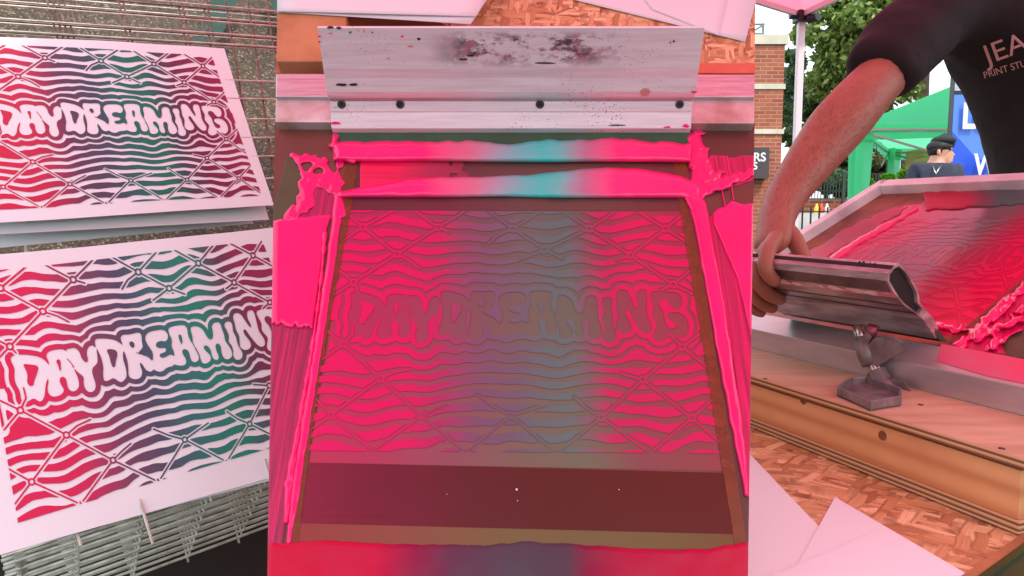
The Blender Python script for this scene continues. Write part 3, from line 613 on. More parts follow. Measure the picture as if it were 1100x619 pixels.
# ================================================================== LEFT: drying racks with prints
LN = unit(np.array([.41*1, 0, 0])+UP*.575-FW*.708)
def Lp(x, y, D): 
    r = ray(x, y); return C+r*(-D/(r@LN))
DL = 1.18
H_up = np.array([[1.23192375e+00, 3.62383736e-01, -5.94913751e+02], [9.95079108e-02, 1.16028662e+00, -2.33614952e+02], [7.65983788e-04, 7.02994389e-04, 1]])
H_lo = np.array([[1.52753141e+00, 5.16913997e-01, -7.21261859e+02], [1.06647776e-01, 1.71647001e+00, 5.27797606e+00], [1.01027183e-03, 4.51985266e-04, 1]])
def Lsheet(name, poly, D, label, cat, group, m=None, kids=None):
    base = Lp(*poly[3], D); r = None
    Hq = hom([(0, 0), (1, 0), (1, 1), (0, 1)], poly); n = 44
    P = ap(Hq, [(i/n, j/n) for j in range(n+1) for i in range(n+1)])
    V = [Lp(x, y, D) for x, y in P]
    return base, V, [((j+1)*(n+1)+i, (j+1)*(n+1)+i+1, j*(n+1)+i+1, j*(n+1)+i) for j in range(n) for i in range(n)]
def curl(p): return p+LN*(.006*mnoise.noise(Vector(p*3.1))+.003*mnoise.noise(Vector(p*7)))
def print_sheet(poly, D, Hx, label, inkm):
    base, V, Fc = Lsheet('p', poly, D, '', '', '')
    r = thing('screen_print', label, 'print', base, 'finished prints on the drying racks')
    o = mesh_obj('paper', [curl(v) for v in V], Fc, M['paper'], r); s = o.modifiers.new('thick', 'SOLIDIFY'); s.thickness = .0005; s.offset = -1
    place_art('printed_design', Hx@HST, lambda x, y: curl(Lp(x, y, D))+LN*.0009, inkm, o); return r
print_sheet([(-80, 34), (241, 52.5), (294, 221), (-42, 242.5)], DL+.05, H_up, 'upper print of wavy stripes and bubble letters lying on the wire rack', M['print_ink_deep'])
print_sheet([(-60, 279), (312, 243.5), (392, 484), (-30, 604.5)], DL, H_lo, 'lower print of wavy stripes and bubble letters, nearest on the wire rack', M['print_ink'])
def plain(poly, D, label, m=None):
    base, V, Fc = Lsheet('p', poly, D, '', '', '')
    o = mesh_obj('paper_sheet', V, Fc, m or M['paper_back']); s = o.modifiers.new('thick', 'SOLIDIFY'); s.thickness = .0005; s.offset = -1
    tag(o, label, 'paper', 'sheets drying face down under the prints')
plain([(-60, 60), (243, 75), (289, 236), (-40, 254)], DL+.075, 'bluish white sheet showing just below the edge of the upper print')
plain([(-60, 85), (225, 100), (272, 240), (-40, 270)], DL+.11, 'greyish sheet on the deeper shelf under the upper print')
plain([(-60, 300), (312, 262), (396, 488.5), (-30, 600.5)], DL+.004, 'pale sheet whose edge peeps out below the lower print')
# racks: shelves of welded wire, each shelf a part
def wire(mb, x0, y0, x1, y1, D, r=.0022, seg=5):
    mb.tube([Lp(x0, y0, D), Lp(x1, y1, D)], r, seg)
def hline(Hx, v, u0, u1): a = ap(Hx, [(u0, v), (u1, v)]); return (*a[0], *a[1])
def vline(Hx, u, v0, v1): a = ap(Hx, [(u, v0), (u, v1)]); return (*a[0], *a[1])
rackA = thing('drying_rack', 'wire drying rack holding the upper print over speckled ground', 'drying rack', Lp(100, 250, DL+.4), 'wire print drying racks')
random.seed(11)
for k in range(3):
    D = DL+.054+.10*k; b = MB(); b2 = MB(); off = k*7
    for v in (146+k*5, 171-k*3, 190+k*3, 207+k*2, 268, 300, 337, 372, 408, 452, 505): wire(b, *hline(H_up, v, 372 if k < 3 else 420, 905-k*9), D, .0024)
    for u in (392+off*2.0, 497+off*2.2, 505+off*2.2, 600+off, 700-off, 742-off, 775, 815, 850, 890): wire(b2, *vline(H_up, u, 120 if k % 2 else 60, 500), D+.0044, .0024)
    b.build('wire_shelf', M['wire'] if k % 2 == 0 else M['wire_rust'], rackA); b2.build('cross_wires', M['wire_rust'], rackA)
b = MB()
for u, v in ((372, 500), (880, 500), (900, 120)):
    a = ap(H_up, [(u, v)])[0]; p = Lp(a[0], a[1], DL+.13); q = Lp(a[0], a[1], DL+.37); b.tube([p, q, (q[0], q[1], 0.0)], .006, 8)
b.build('upright', M['wire'], rackA)
rackB = thing('drying_rack', 'deep stack of bright wire shelves under the lower print', 'drying rack', Lp(100, 600, DL+.4), 'wire print drying racks')
NL = 10
for k in range(NL):
    D = DL+.006+.036*k; b = MB(); vv = 524+k*0
    # all shelves share the same front edge in the rack's own plane, shown stepped by their depth
    for v in ((513, 499, 420) if k else (513, 499, 470, 380)): 
        a = ap(H_lo, [(300, v), (860, v)]); P0 = Lp(*a[0], DL+.006); P1 = Lp(*a[1], DL+.006); sh = -LN*(D-DL-.006)
        b.tube([P0+sh, P1+sh], .0027, 8)
    b.build('wire_shelf', M['wire'], rackB)
    b = MB()
    for u in (386, 470, 562, 655, 760):
        a = ap(H_lo, [(u, 250), (u, 522 if k else 530)]); P0 = Lp(*a[0], DL+.0095); P1 = Lp(*a[1], DL+.0095)
        if k == 0 and u in (470, 655): a = ap(H_lo, [(u, 499), (u, 556)]); P0 = Lp(*a[0], DL-.003); P1 = Lp(*a[1], DL-.003)
        sh = -LN*(D-DL-.006); b.tube([P0+sh, P1+sh], .0022, 6)
    b.build('cross_wires', M['wire'], rackB)
b = MB()
for u, v in ((318, 518), (800, 518), (340, 300)):
    a = ap(H_lo, [(u, v)])[0]; p = Lp(a[0], a[1], DL+.04); q = p-LN*.36; b.tube([p, q, (q[0], q[1], 0.0)], .007, 8)
b.build('upright', M['wire'], rackB)
o = mesh_obj('shade_board', [Lp(x, y, D) for D in (DL+.40, DL+.42) for x, y in ((-90, 470), (420, 330), (470, 700), (-90, 760))], [(3, 2, 1, 0), (4, 5, 6, 7), (0, 1, 5, 4), (1, 2, 6, 5), (2, 3, 7, 6), (3, 0, 4, 7)], M['shade_board'])  # added dark board: its colour paints the shadow between the wires
tag(o, 'dark brown board added behind the stacked wire shelves as the shade in their gaps', 'board')
# rough speckled bank behind the racks
DG = 2.1; n = 60; V = []
for j in range(n+1):
    for i in range(n+1):
        x = -420+i*(830/n); y = -170+j*(860/n); p = Lp(x, y, DG); V.append(p+LN*(.03*mnoise.noise(Vector(p*2.2))+.006*mnoise.noise(Vector(p*30))))
o = mesh_obj('gravel_bank', V, [((j+1)*(n+1)+i, (j+1)*(n+1)+i+1, j*(n+1)+i+1, j*(n+1)+i) for j in range(n) for i in range(n)], M['gravel'], None, True)
o.modifiers.new('thick', 'SOLIDIFY').thickness = .1; tag(o, 'rough slope of brown speckled grit behind the wire racks', 'ground', kind='structure')
b = MB(); M['tarp'] = mat('dark_green_webbing', (12, 62, 44), .7, 0, (8, 44, 32), 30)
P = [(246, -10, 1.95), (238, 8, 1.95), (232, 22, 1.94), (226, 36, 1.93), (214, 50, 1.9), (205, 66, 1.9)]
for (x, y, D), (x2, y2, D2) in zip(P[:-1], P[1:]): b.hexa([Lp(x-13, y, D+.02), Lp(x+13, y, D+.02), Lp(x2+13, y2, D2+.02), Lp(x2-13, y2, D2+.02)], [Lp(x-13, y, D), Lp(x+13, y, D), Lp(x2+13, y2, D2), Lp(x2-13, y2, D2)])
o = b.build('webbing_strap', M['tarp']); tag(o, 'dark green strap lying on the grit behind the wire rack', 'strap')
b = MB(); b.hexa([Lp(x, y, 1.99) for x, y in ((286, -14), (330, -14), (330, 26), (297, 22))], [Lp(x, y, 1.96) for x, y in ((286, -14), (330, -14), (330, 26), (297, 22))])
o = b.build('tarpaulin', M['tarp']); tag(o, 'black-green folded tarpaulin at the edge of the grit by the bench', 'tarpaulin')

# ================================================================== RIGHT: table, wooden base, second screen, printer at work
def poly_prism(name, P, E_, m, parent=None, bevel=0): b = MB(); b.prism(P, E_); return b.build(name, m, parent, bevel=bevel)
ZT = .80
M['osb'] = osb('osb_table', (0, 0, .6), .56)
tp = [pz(1000, 645.5, ZT), pz(1037, 619, ZT), pz(1100, 575, ZT), pz(1180, 519, ZT), (1.9, 1.75, ZT), (1.3, 2.9, ZT), (-.24, 2.3, ZT), (-.24, .70, ZT), (.62, .70, ZT)]
d_e = unit(np.array(tp[3])-np.array(tp[0]))
tab = thing('work_table', 'chipboard work table under the wooden screen base', 'table', (.7, 1.5, 0))
top = [np.array(p, float) for p in tp]
def inset(poly): return poly
tb = MB(); e0 = np.array(tp[0])-d_e*.16; tb.prism([p-np.array([0, 0, .018]) for p in [e0, tp[3], tp[4], tp[5], tp[6], tp[7]]], (0, 0, .018)); tb.build('table_top', M['osb'], tab)
for x, y in ((-.18, .8), (-.18, 2.2), (1.25, 2.7), (1.7, 1.75), (.5, .85)):
    lb = MB(); lb.box((x-.03, y-.03, 0), (x+.03, y+.03, ZT-.019)); lb.build('leg', M['timber'], tab)
# green edged board beyond the table's corner
perp = unit(np.array([d_e[1], -d_e[0], 0])); perp = perp if perp[1] < 0 or perp[0] > 0 else -perp
P0 = np.array(pz(1037, 619, ZT))-d_e*.3; P1 = np.array(pz(1100, 575, ZT))+d_e*.5
gb = thing('edge_board', 'green painted board with a bare wooden lip along the table edge', 'board', P0-np.array([0, 0, .3]))
b = MB(); b.prism([P0+perp*.0, P1+perp*.0, P1+perp*.013, P0+perp*.013], (0, 0, .004)); b.build('wooden_lip', mat('bare_lip', (176, 122, 74), .7, 0, (150, 100, 60), 9), gb)
b = MB(); b.prism([P0+perp*.013-(0, 0, .25), P1+perp*.013-(0, 0, .25), P1+perp*.022-(0, 0, .25), P0+perp*.022-(0, 0, .25)], (0, 0, .256)); b.prism([P0+perp*.022-(0, 0, .012), P1+perp*.022-(0, 0, .012), P1+perp*.34-(0, 0, .012), P0+perp*.34-(0, 0, .012)], (0, 0, .014)); b.build('green_panel', mat('green_paint', (38, 62, 22), .35, 0, (30, 50, 18), 6), gb)
# loose sheets on the table
def tsheet(P, z, label):
    Q = [pz(x, y, z) for x, y in P]; o = mesh_obj('paper_sheet', [q-np.array([0, 0, .0004]) for q in Q]+Q, [(3, 2, 1, 0), (4, 5, 6, 7), (0, 1, 5, 4), (1, 2, 6, 5), (2, 3, 7, 6), (3, 0, 4, 7)], M['paper'])
    tag(o, label, 'paper', 'blank sheets on the chipboard table')
tsheet([(735, 560), (760, 440), (899, 586), (860, 690)], ZT+.002, 'blank sheet poking out from under the bench edge on the chipboard table')
tsheet([(845, 628), (897, 534), (1065, 632), (1010, 720)], ZT+.0032, 'middle blank sheet fanned across the chipboard table')
tsheet([(780, 640), (941, 570.5), (1035, 650), (900, 760)], ZT+.0044, 'topmost blank sheet nearest the viewer on the chipboard table')

# wooden base: plywood, timber, plywood
A0 = pz(1094, 575, ZT+.002); B0 = pz(805.5, 458.4, ZT+.002)
dl = unit((B0-A0)*[1, 1, 0]); dp = unit(np.array([-dl[1], dl[0], 0])); dp = dp if dp[0] > 0 else -dp
LB = 1.25; WB = .62
M['ply'] = mat('plywood_face', (206, 172, 140), .65, 0, (184, 148, 118), 5, stretch=(1, 6, 1), bump=.05, bscale=80)
def ply_edge():
    m, nt, b = newmat('plywood_edge'); v = coords(nt); sx = N(nt, 'ShaderNodeSeparateXYZ'); nt.links.new(v, sx.inputs[0])
    mm = N(nt, 'ShaderNodeMath', operation='MULTIPLY'); nt.links.new(sx.outputs['Z'], mm.inputs[0]); mm.inputs[1].default_value = 130
    fr = N(nt, 'ShaderNodeMath', operation='FRACT'); nt.links.new(mm.outputs[0], fr.inputs[0])
    nt.links.new(ramp(nt, fr.outputs[0], [(0, (196, 150, 106)), (.5, (214, 174, 130)), (.55, (116, 76, 48)), (.95, (130, 88, 58))]), b.inputs['Base Color']); b.inputs['Roughness'].default_value = .75; return m
M['ply_edge'] = ply_edge()
def pine():
    m, nt, b = newmat('pine_with_knots'); v = coords(nt, (1, 1, 1), (0, 0, math.atan2(dl[0], dl[1])))
    mp = N(nt, 'ShaderNodeMapping'); mp.inputs['Scale'].default_value = (6, 1.0, 16); nt.links.new(v, mp.inputs['Vector'])
    wv = N(nt, 'ShaderNodeTexWave', wave_type='BANDS', bands_direction='Z'); wv.inputs['Scale'].default_value = .55; wv.inputs['Distortion'].default_value = 4; wv.inputs['Detail'].default_value = 3; wv.inputs['Detail Scale'].default_value = .7; nt.links.new(mp.outputs['Vector'], wv.inputs['Vector'])
    c = ramp(nt, wv.outputs['Fac'], [(0, (222, 164, 112)), (.6, (214, 154, 102)), (1, (198, 134, 84))])
    f = noise_(nt, v, 5, 4); c = mixc(nt, c, lin((190, 124, 80)), ramp(nt, f, [(.45, (0, 0, 0, 1)), (.75, (.5, .5, .5, 1))]))
    nt.links.new(c, b.inputs['Base Color']); b.inputs['Roughness'].default_value = .6; bumpn(nt, b, wv.outputs['Fac'], .05, .001); return m
M['pine'] = pine()
base = thing('wooden_plinth', 'wooden base of timber between plywood sheets on the chipboard table', 'wooden base', A0)
def slab(z0, z1, o0=0.0, o1=WB, e=0.0):
    A = A0*[1, 1, 0]-dl*e; B_ = A0*[1, 1, 0]+dl*LB
    return [A+dp*o0+(0, 0, z0), A+dp*o1+(0, 0, z0), B_+dp*o1+(0, 0, z0), B_+dp*o0+(0, 0, z0)], z1-z0
for nm, z0, z1, o0, e, mk in (('bottom_board', ZT+.002, ZT+.0195, 0, 0, 'ply_edge'), ('timber_beam', ZT+.0197, ZT+.0865, .004, -.004, 'pine'), ('top_board', ZT+.0905, ZT+.1045, -.002, .002, 'ply_edge')):
    P, hgt = slab(z0, z1, o0, WB, e); poly_prism(nm, P, (0, 0, hgt), M[mk], base, bevel=.0012)
P, hgt = slab(ZT+.0866, ZT+.0904, .012, WB-.02, -.02); poly_prism('packing_strip', P, (0, 0, hgt), mat('dark_packing', (70, 50, 44), .8), base)
P, hgt = slab(ZT+.1046, ZT+.1051, -.0005, WB-.004, 0); poly_prism('board_face', P, (0, 0, hgt), M['ply'], base)
Z1 = ZT+.1052
for x, y in ((822, 407), (989, 435), (1076, 482)):
    p = pz(x, y, Z1); b = MB(); b.tube([p-(0, 0, .001), p+(0, 0, .0008)], [.0045, .0042], 12); b.build('screw', M['screw'], base)
for x, y in ((863, 430), (948, 468)):
    r_ = ray(x, y); nn_ = dp; q = C+r_*(np.dot(A0+dp*.004-C, nn_)/np.dot(r_, nn_)); b = MB(); b.tube([q+dp*.002, q-dp*.0004], [.0085, .008], 14); b.build('knot', mat('dark_knot', (138, 82, 50), .7, 0, (110, 60, 36), 200), base)

# second screen: raised frame
TS = math.radians(28)
ZB = Z1+.046
Q1 = pz(808, 353.4, ZB); Q2 = pz(1100, 416, ZB)
s1 = unit(Q1-Q2); s1[2] = 0; s1 = unit(s1); per = unit(np.cross(s1, [0, 0, 1])); per = per if per[0] > 0 else -per
s2 = per*math.cos(TS)+np.array([0, 0, 1])*math.sin(TS); SN = unit(np.cross(s1, s2)); SN = SN if SN[2] > 0 else -SN
O2 = Q2
def Sw(l, w, h=0.0): return O2+s1*l+s2*w+SN*h
def Sp(x, y, h=0.0): return onp(x, y, O2+SN*h, SN)
scr = thing('printing_screen', 'second screen in a raised aluminium frame held down by the dark clamp', 'screen', Sw(.3, 0, -.05))
M['alu2'] = mat('pink_tinged_aluminium', (204, 190, 190), .34, .6, (184, 168, 170), 6, stretch=(1, 1, 5), bump=.02, bscale=20, rvar=.06)
M['alu_w'] = mat('pale_worn_aluminium', (240, 234, 234), .5, .15, (206, 184, 188), 7, lo=.42, hi=.68)
L0, L1 = -.62, .97; BW = .062; FWD = .79; HM = -.028
b = MB(); fbz = Z1+.0006
def frontbar():
    P = [Sw(L0, 0), Sw(L0, BW), Sw(L0, BW, -.045), Sw(L0, 0)*[1, 1, 0]+(0, 0, fbz)]
    b.prism(P, s1*(L1-L0)); return b.build('front_rail', M['alu2'], scr, bevel=.0015)
frontbar()
def rail(l0, w0, l1, w1, l2, w2, l3, w3, nm, m, t=.045):
    b = MB(); Q = [(l0, w0), (l1, w1), (l2, w2), (l3, w3)]; b.hexa([Sw(l, w, -t) for l, w in Q], [Sw(l, w) for l, w in Q]); return b.build(nm, m, scr, bevel=.0015)
rail(L1-.032, BW+.001, L1, BW+.001, L1-.04, FWD, L1-.072, FWD, 'side_rail', M['alu_w'])
rail(L0, FWD-.04, L0, FWD, L1-.04, FWD+.0005, L1-.073, FWD-.04, 'far_rail', M['alu_w'])
rail(L0, BW+.001, L0+.035, BW+.001, L0+.035, FWD-.041, L0, FWD-.041, 'side_rail', M['alu_w'])
# mesh sheet under the rails with orange tape and ink
def Squad(L, h, m, nm, artr=(0, 0, 1, 1), n=16):
    Hq = hom([(0, 0), (1, 0), (1, 1), (0, 1)], L); P = ap(Hq, [(i/n, j/n) for j in range(n+1) for i in range(n+1)])
    V = [Sw(l, w, h) for l, w in P]; A = np.array([(artr[0]+(artr[2]-artr[0])*i/n, artr[1]+(artr[3]-artr[1])*j/n) for j in range(n+1) for i in range(n+1)])
    return mesh_obj(nm, V, [(j*(n+1)+i, j*(n+1)+i+1, (j+1)*(n+1)+i+1, (j+1)*(n+1)+i) for j in range(n) for i in range(n)], m, scr, art=A)
MG = [(0, (150, 60, 20)), (.02, (120, 48, 24)), (.06, (150, 62, 22)), (.085, (112, 56, 30)), (.11, (170, 80, 24)), (.14, (120, 40, 40)), (.20, (150, 30, 60)), (1, (140, 40, 60))]
M['tape2'] = mat('orange_tape_edge', (150, 74, 28), .35, 0, (112, 42, 28), 14, stretch=(1, 1, 1), lo=.4, hi=.6)
Squad([(L1-.03, BW-.004), (L0+.03, BW-.004), (L0+.03, FWD-.036), (L1-.066, FWD-.036)], HM, M['tape2'], 'tape_margin')
def lw(x, y, h=HM):
    p = Sp(x, y, h)-O2; return float(p@s1), float(p@s2)
MEL = [(0, (206, 29, 84)), (.16, (199, 43, 92)), (.30, (164, 84, 106)), (.45, (123, 100, 107)), (.6, (113, 106, 106)), (.75, (160, 60, 86)), (.88, (206, 26, 80)), (1, (213, 21, 78))]
MEL2 = [(0, (183, 26, 73)), (.2, (169, 40, 73)), (.4, (127, 84, 92)), (.6, (164, 55, 78)), (.75, (199, 26, 73)), (1, (206, 23, 72))]
M['film2'] = artmat('glossy_inked_mesh', MEL, .1, .9, stops2=MEL2, wob=.05, bump=.05)
c4 = [lw(972, 221), lw(1230, 205), lw(1050, 366), lw(790, 322)]
Squad(c4, HM+.0006, M['film2'], 'stencil_mesh')
q4 = [lw(975, 236), lw(1160, 231), lw(1030, 362), lw(812, 322)]
H4 = hom([(0, 0), (1, 0), (1, 1), (0, 1)], q4); AP = ap(H4, ART)
mesh_obj('stencil_opening', [Sw(l, w, HM+.0011) for l, w in AP], [f[::-1] for f in ARTF], artmat('glossy_open_mesh', [(0, (220, 28, 86)), (.16, (209, 42, 94)), (.30, (174, 86, 110)), (.45, (129, 105, 115)), (.6, (118, 111, 112)), (.75, (172, 61, 90)), (.88, (220, 24, 84)), (1, (225, 21, 80))], .15, .6, wob=.04), scr, art=ART)
def Srelief(f_of, box, step, hmax, wid, m, nm, h0=HM+.001, art=None):
    xs = np.arange(box[0], box[2]+step, step); ys = np.arange(box[1], box[3]+step, step); X, Y = np.meshgrid(xs, ys); f = f_of(X, Y)
    P, Fc = march(f, xs, ys, merge=False); ix = np.clip((P[:, 0]-xs[0])/step, 0, len(xs)-1.001); iy = np.clip((P[:, 1]-ys[0])/step, 0, len(ys)-1.001)
    i0 = ix.astype(int); j0 = iy.astype(int); fu = ix-i0; fv = iy-j0
    fs = (f[j0, i0]*(1-fu)+f[j0, i0+1]*fu)*(1-fv)+(f[j0+1, i0]*(1-fu)+f[j0+1, i0+1]*fu)*fv
    H = (hmax(P[:, 0], P[:, 1]) if callable(hmax) else hmax)*np.sqrt(1-(1-np.clip(fs/wid, 0, 1))**2)
    V = [Sp(x, y, h0+h) for (x, y), h in zip(P, H)]
    return mesh_obj(nm, V, Fc, m, ink2, True, art=(art(P) if art else P/1000))
ink2 = thing('ink_film', 'pink and grey ink smeared round the inside of the second screen', 'ink', Sw(.3, .3, HM))
M['wash2'] = mat('dragged_pink_wash', (186, 18, 62), .25, 0, (150, 34, 56), 9, spec=.5, lo=.4, hi=.6)
Srelief(lambda X, Y: pathf([(866, 283), (905, 258), (945, 235), (975, 222)], [9, 8, 6, 2])(X, Y)+nz(X, Y, 7, 6, 71), (846, 210, 990, 296), 1.2, .0012, 2, M['wash2'], 'dragged_wash')
Srelief(lambda X, Y: pathf([(893, 279), (925, 258), (960, 238), (985, 224)], [4, 4, 3.2, 2])(X, Y)+nz(X, Y, 6, 2.2, 72), (880, 215, 995, 290), 1.0, .003, 3, M['pink'], 'ink_ridge')
FARI = [(0, (190, 14, 60)), (.35, (170, 16, 60)), (.5, (110, 60, 76)), (.65, (64, 96, 92)), (1, (90, 84, 84))]
M['fari'] = artmat('far_edge_ink', FARI, .4, .4, wob=.08, bump=.3)
Srelief(lambda X, Y: np.minimum(np.minimum(Y-204-nz(X, Y*0, 8, 4, 73)-.02*(1040-X), 226-.06*(X-1000)+nz(X, Y*0, 9, 3, 74)-Y), X-992-nz(Y, X*0, 4, 6, 75)), (984, 194, 1150, 236), 1.0, .004, 4, M['fari'], 'ink_bank', art=lambda P: np.c_[(P[:, 0]-992)/130, P[:, 1]/100])
def sr(X, Y):
    f = pathf([(1030, 372), (1052, 352), (1085, 322), (1120, 290)], [6, 6, 6, 6])(X, Y); f = np.maximum(f, pathf([(1005, 350), (1025, 354), (1048, 354)], [2.5, 3, 4])(X, Y))
    f = np.maximum(f, pathf([(1048, 362), (1070, 352), (1095, 345), (1120, 342)], [7, 5, 4, 4])(X, Y)); f = np.maximum(f, pathf([(1065, 372), (1085, 360), (1100, 352)], [6, 3, 2])(X, Y)); f = np.maximum(f, pathf([(1085, 338), (1100, 330), (1115, 322)], [3, 3, 3])(X, Y))
    return f+nz(X, Y, 5, 5, 76)+nz(X, Y, 9, 4, 77)
Srelief(sr, (995, 280, 1130, 384), .9, lambda x, y: .008+.008*vnoise(x, y, 6, 12), 5, M['pink'], 'ink_splash')
Srelief(lambda X, Y: np.minimum(np.minimum(X-(1030+(372-Y)*1.25), 380-Y), Y-280), (1020, 280, 1140, 386), 1.5, .0003, 1, M['wash_r'], 'streaked_wash', HM+.0007)
Srelief(polyf([(1075, 362), (1110, 350), (1112, 385), (1080, 384)], 1), (1068, 345, 1120, 390), 1, .0003, 1, M['emul'], 'emulsion_patch', HM+.0009)
b = MB(); a_ = [lw(1018, 368), lw(1108, 293), lw(1112, 299), lw(1026, 371)]; b.add([Sw(l, w, HM+.0016) for l, w in a_], [(0, 1, 2, 3)]); b.build('tape_strip', M['tape'], scr)
# pink smear on the top of the front rail
b = MB(); a_ = [lw(1011, 369.5, .0006), lw(1100, 386, .0006), lw(1140, 420, .0006), lw(1060, 404, .0006), lw(1006, 388, .0006)]; b.add([Sw(l, w, .0008) for l, w in a_], [(0, 1, 2, 3, 4)])
b.build('pink_smear', mat('thin_pink_smear', (222, 60, 104), .4, .2, (204, 96, 124), 12, stretch=(1, 1, 1)), scr)

# squeegee in the hand
M['sq2'] = mat('scuffed_squeegee', (206, 190, 190), .38, .5, (150, 126, 130), 9, stretch=(1, 1, 5), bump=.15, bscale=50, lo=.4, hi=.62)
TR = Sp(1018, 368, HM+.004); TL = Sp(848, 339, .004); Lv = TL-TR; Ln = unit(Lv)
def En(x, y): return onp(x, y, TR, Ln)
out = [(966, 283), (974, 291), (981, 303), (986, 312), (987.5, 318), (988, 325), (995, 333), (990, 341.5), (982, 335.5), (971, 328), (965, 321), (960, 314), (953, 302), (953.5, 294), (960, 286)]
cx_, cy_ = 972, 306
inn = [(966, 288), (972, 294), (978, 304), (982.5, 313), (983.5, 319), (984, 326), (987, 331), (985, 335), (979, 331), (972, 325), (967, 318.5), (963, 312.5), (957, 301.5), (957.5, 296), (961.5, 290.5)]
sq2 = thing('screen_squeegee', 'scuffed hollow squeegee gripped by the hand above the second screen', 'squeegee', TR)
inn = [(a_[0]+(o_[0]-a_[0])*.4, a_[1]+(o_[1]-a_[1])*.4) for a_, o_ in zip(inn, out)]
n = len(out); OV = [En(*p) for p in out]; IV = [En(*p) for p in inn]; b = MB()
V = OV+IV+[p+Lv for p in OV]+[p+Lv for p in IV]; Fq = []
for i in range(n):
    j = (i+1) % n; Fq += [(i, j, n+j, n+i), (2*n+i, 3*n+i, 3*n+j, 2*n+j), (i, 2*n+i, 2*n+j, j), (n+i, n+j, 3*n+j, 3*n+i)]
b.add(V, Fq); b.build('hollow_handle', M['sq2'], sq2)
b = MB(); Q = [En(*p)+Ln*.006 for p in inn]; b.add(Q, [tuple(range(n))]); b.build('cavity_shade', M['hole'], sq2)  # flat black plate just inside the opening paints the shade of the hollow
b = MB(); b.prism([En(*p) for p in ((995.5, 334), (1003, 342), (1008, 353), (1006, 364.5), (999, 354), (990.5, 342))], Lv); b.build('blade_holder', M['sq2'], sq2, bevel=.0008)
b = MB(); b.prism([En(*p) for p in ((1003, 352), (1008, 354), (1018, 368), (1012, 367.5), (1005, 362))], Lv-Ln*.002); b.build('rubber_blade', mat('teal_rubber', (16, 70, 58), .4, 0, (60, 84, 66), 18), sq2)
b = MB(); b.prism([En(*p) for p in ((957, 289.5), (960, 286), (960.5, 285.2), (957.5, 288.7))], Lv*.98); b.build('dark_seam', M['hole'], sq2)
M['smear'] = mat('white_pink_paint_smear', (236, 214, 214), .5, 0, (214, 120, 140), 30, lo=.45, hi=.6); M['dull'] = mat('dull_grey_groove', (120, 104, 106), .5, .4, (86, 72, 76), 20)
def sstrip(pa, pb, t0, t1, m, nm, off, ragged=0.0):
    b = MB(); a0, a1 = En(*pa), En(*pb); nn = unit(np.cross(a1-a0, Ln)); nn = nn if nn@(C-a0) > 0 else -nn; k = 14; V = []
    for i in range(k+1):
        t = t0+(t1-t0)*i/k; j_ = ragged*mnoise.noise(Vector((t*22, pa[0], 0))); V += [a0+Lv*t+nn*off+(a1-a0)*(j_+ragged*.3), a1+Lv*t+nn*off-(a1-a0)*(ragged*.4*mnoise.noise(Vector((t*30, 5, 0)))+ragged*.3)]
    b.add(V, [(2*i, 2*i+1, 2*i+3, 2*i+2) for i in range(k)]); b.build(nm, m, sq2)
sstrip((953, 302), (960, 314), .01, .97, M['dull'], 'groove', .0006); sstrip((960, 314), (965, 321), .0, .45, M['smear'], 'paint_smear', .0010, .5); sstrip((960, 314), (965, 321), .55, .85, M['smear'], 'paint_smear', .0010, .7)
sstrip((971, 328), (973, 329.6), 0, 1, M['dull'], 'groove', .0006); sstrip((982, 335.5), (985, 337.7), 0, 1, M['dull'], 'groove', .0006)
for t, x, y in ((.14, 962, 284.7), (.93, 962, 284.5)):
    b = MB(); random.seed(int(t*100))
    for k in range(16):
        p = En(x+random.uniform(-3, 4), y+random.uniform(-1, 3))+Lv*(t+random.uniform(-.05, .05)); b.ball(p-Ln*0, [.0025*random.uniform(.5, 1.4)]*3, 6, 4)
    b.build('dried_ink', M['black_ink'], sq2)

# clamp
M['cast'] = mat('cast_grey_metal', (150, 136, 136), .42, .4, (112, 98, 100), 30, bump=.2, bscale=120)
M['steel'] = mat('bright_steel', (196, 186, 186), .22, .95)
cl = thing('screen_clamp', 'dark cast clamp with a steel spindle gripping the front rail of the second screen', 'clamp', pz(940, 425, Z1))
cb = [pz(898.5, 425, Z1+.001), pz(935, 441.5, Z1+.001), pz(968, 436, Z1+.001), pz(968, 426, Z1+.001), pz(930, 413, Z1+.001), pz(915, 414, Z1+.001), pz(905, 419, Z1+.001)]
b = MB(); b.prism(cb, (0, 0, .004)); n = len(cb); cc = sum(cb)/n
for i in range(n):
    a = cb[i]; c_ = cb[(i+1) % n]; ia = a+(cc-a)*.09; ic = c_+(cc-c_)*.09; b.hexa([a, c_, ic, ia], [p+(0, 0, .016) for p in (a, c_, ic, ia)])
b.build('foot_tray', M['cast'], cl, bevel=.0012)
zc = float((pz(948, 405, Z1)-C)@FW)-.012
def Pp(x, y, dz=0):
    f0 = Sw(0, 0); nn = np.cross(s1, [0, 0, 1.0]); q = onp(x, y, f0, nn); z = float((q-C)@FW); return pt(x, y, z-.022+dz)
b = MB(); b.tube([Pp(932, 427, .004), Pp(951, 424, .004), Pp(969, 429, -.004)], [.021, .020, .016], 14); b.build('hinge_barrel', M['cast'], cl, True, bevel=0)
b = MB(); b.tube([Pp(955, 424), Pp(947, 413), Pp(943, 404)], [.026, .020, .015], 14); b.build('post', M['cast'], cl, True)
b = MB(); b.tube([Pp(946, 410), Pp(935, 384)], .0115, 14); b.tube([Pp(929, 372), Pp(922, 350)], .0115, 14); b.build('spindle', M['steel'], cl, True)
b = MB(); b.tube([Pp(948, 412), Pp(941, 399)], .0185, 6); b.build('hex_nut', M['cast'], cl)
b = MB(); b.tube([Pp(936, 392), Pp(931, 378), Pp(926, 362)], [.017, .019, .016], 14); b.build('sleeve', M['cast'], cl, True)
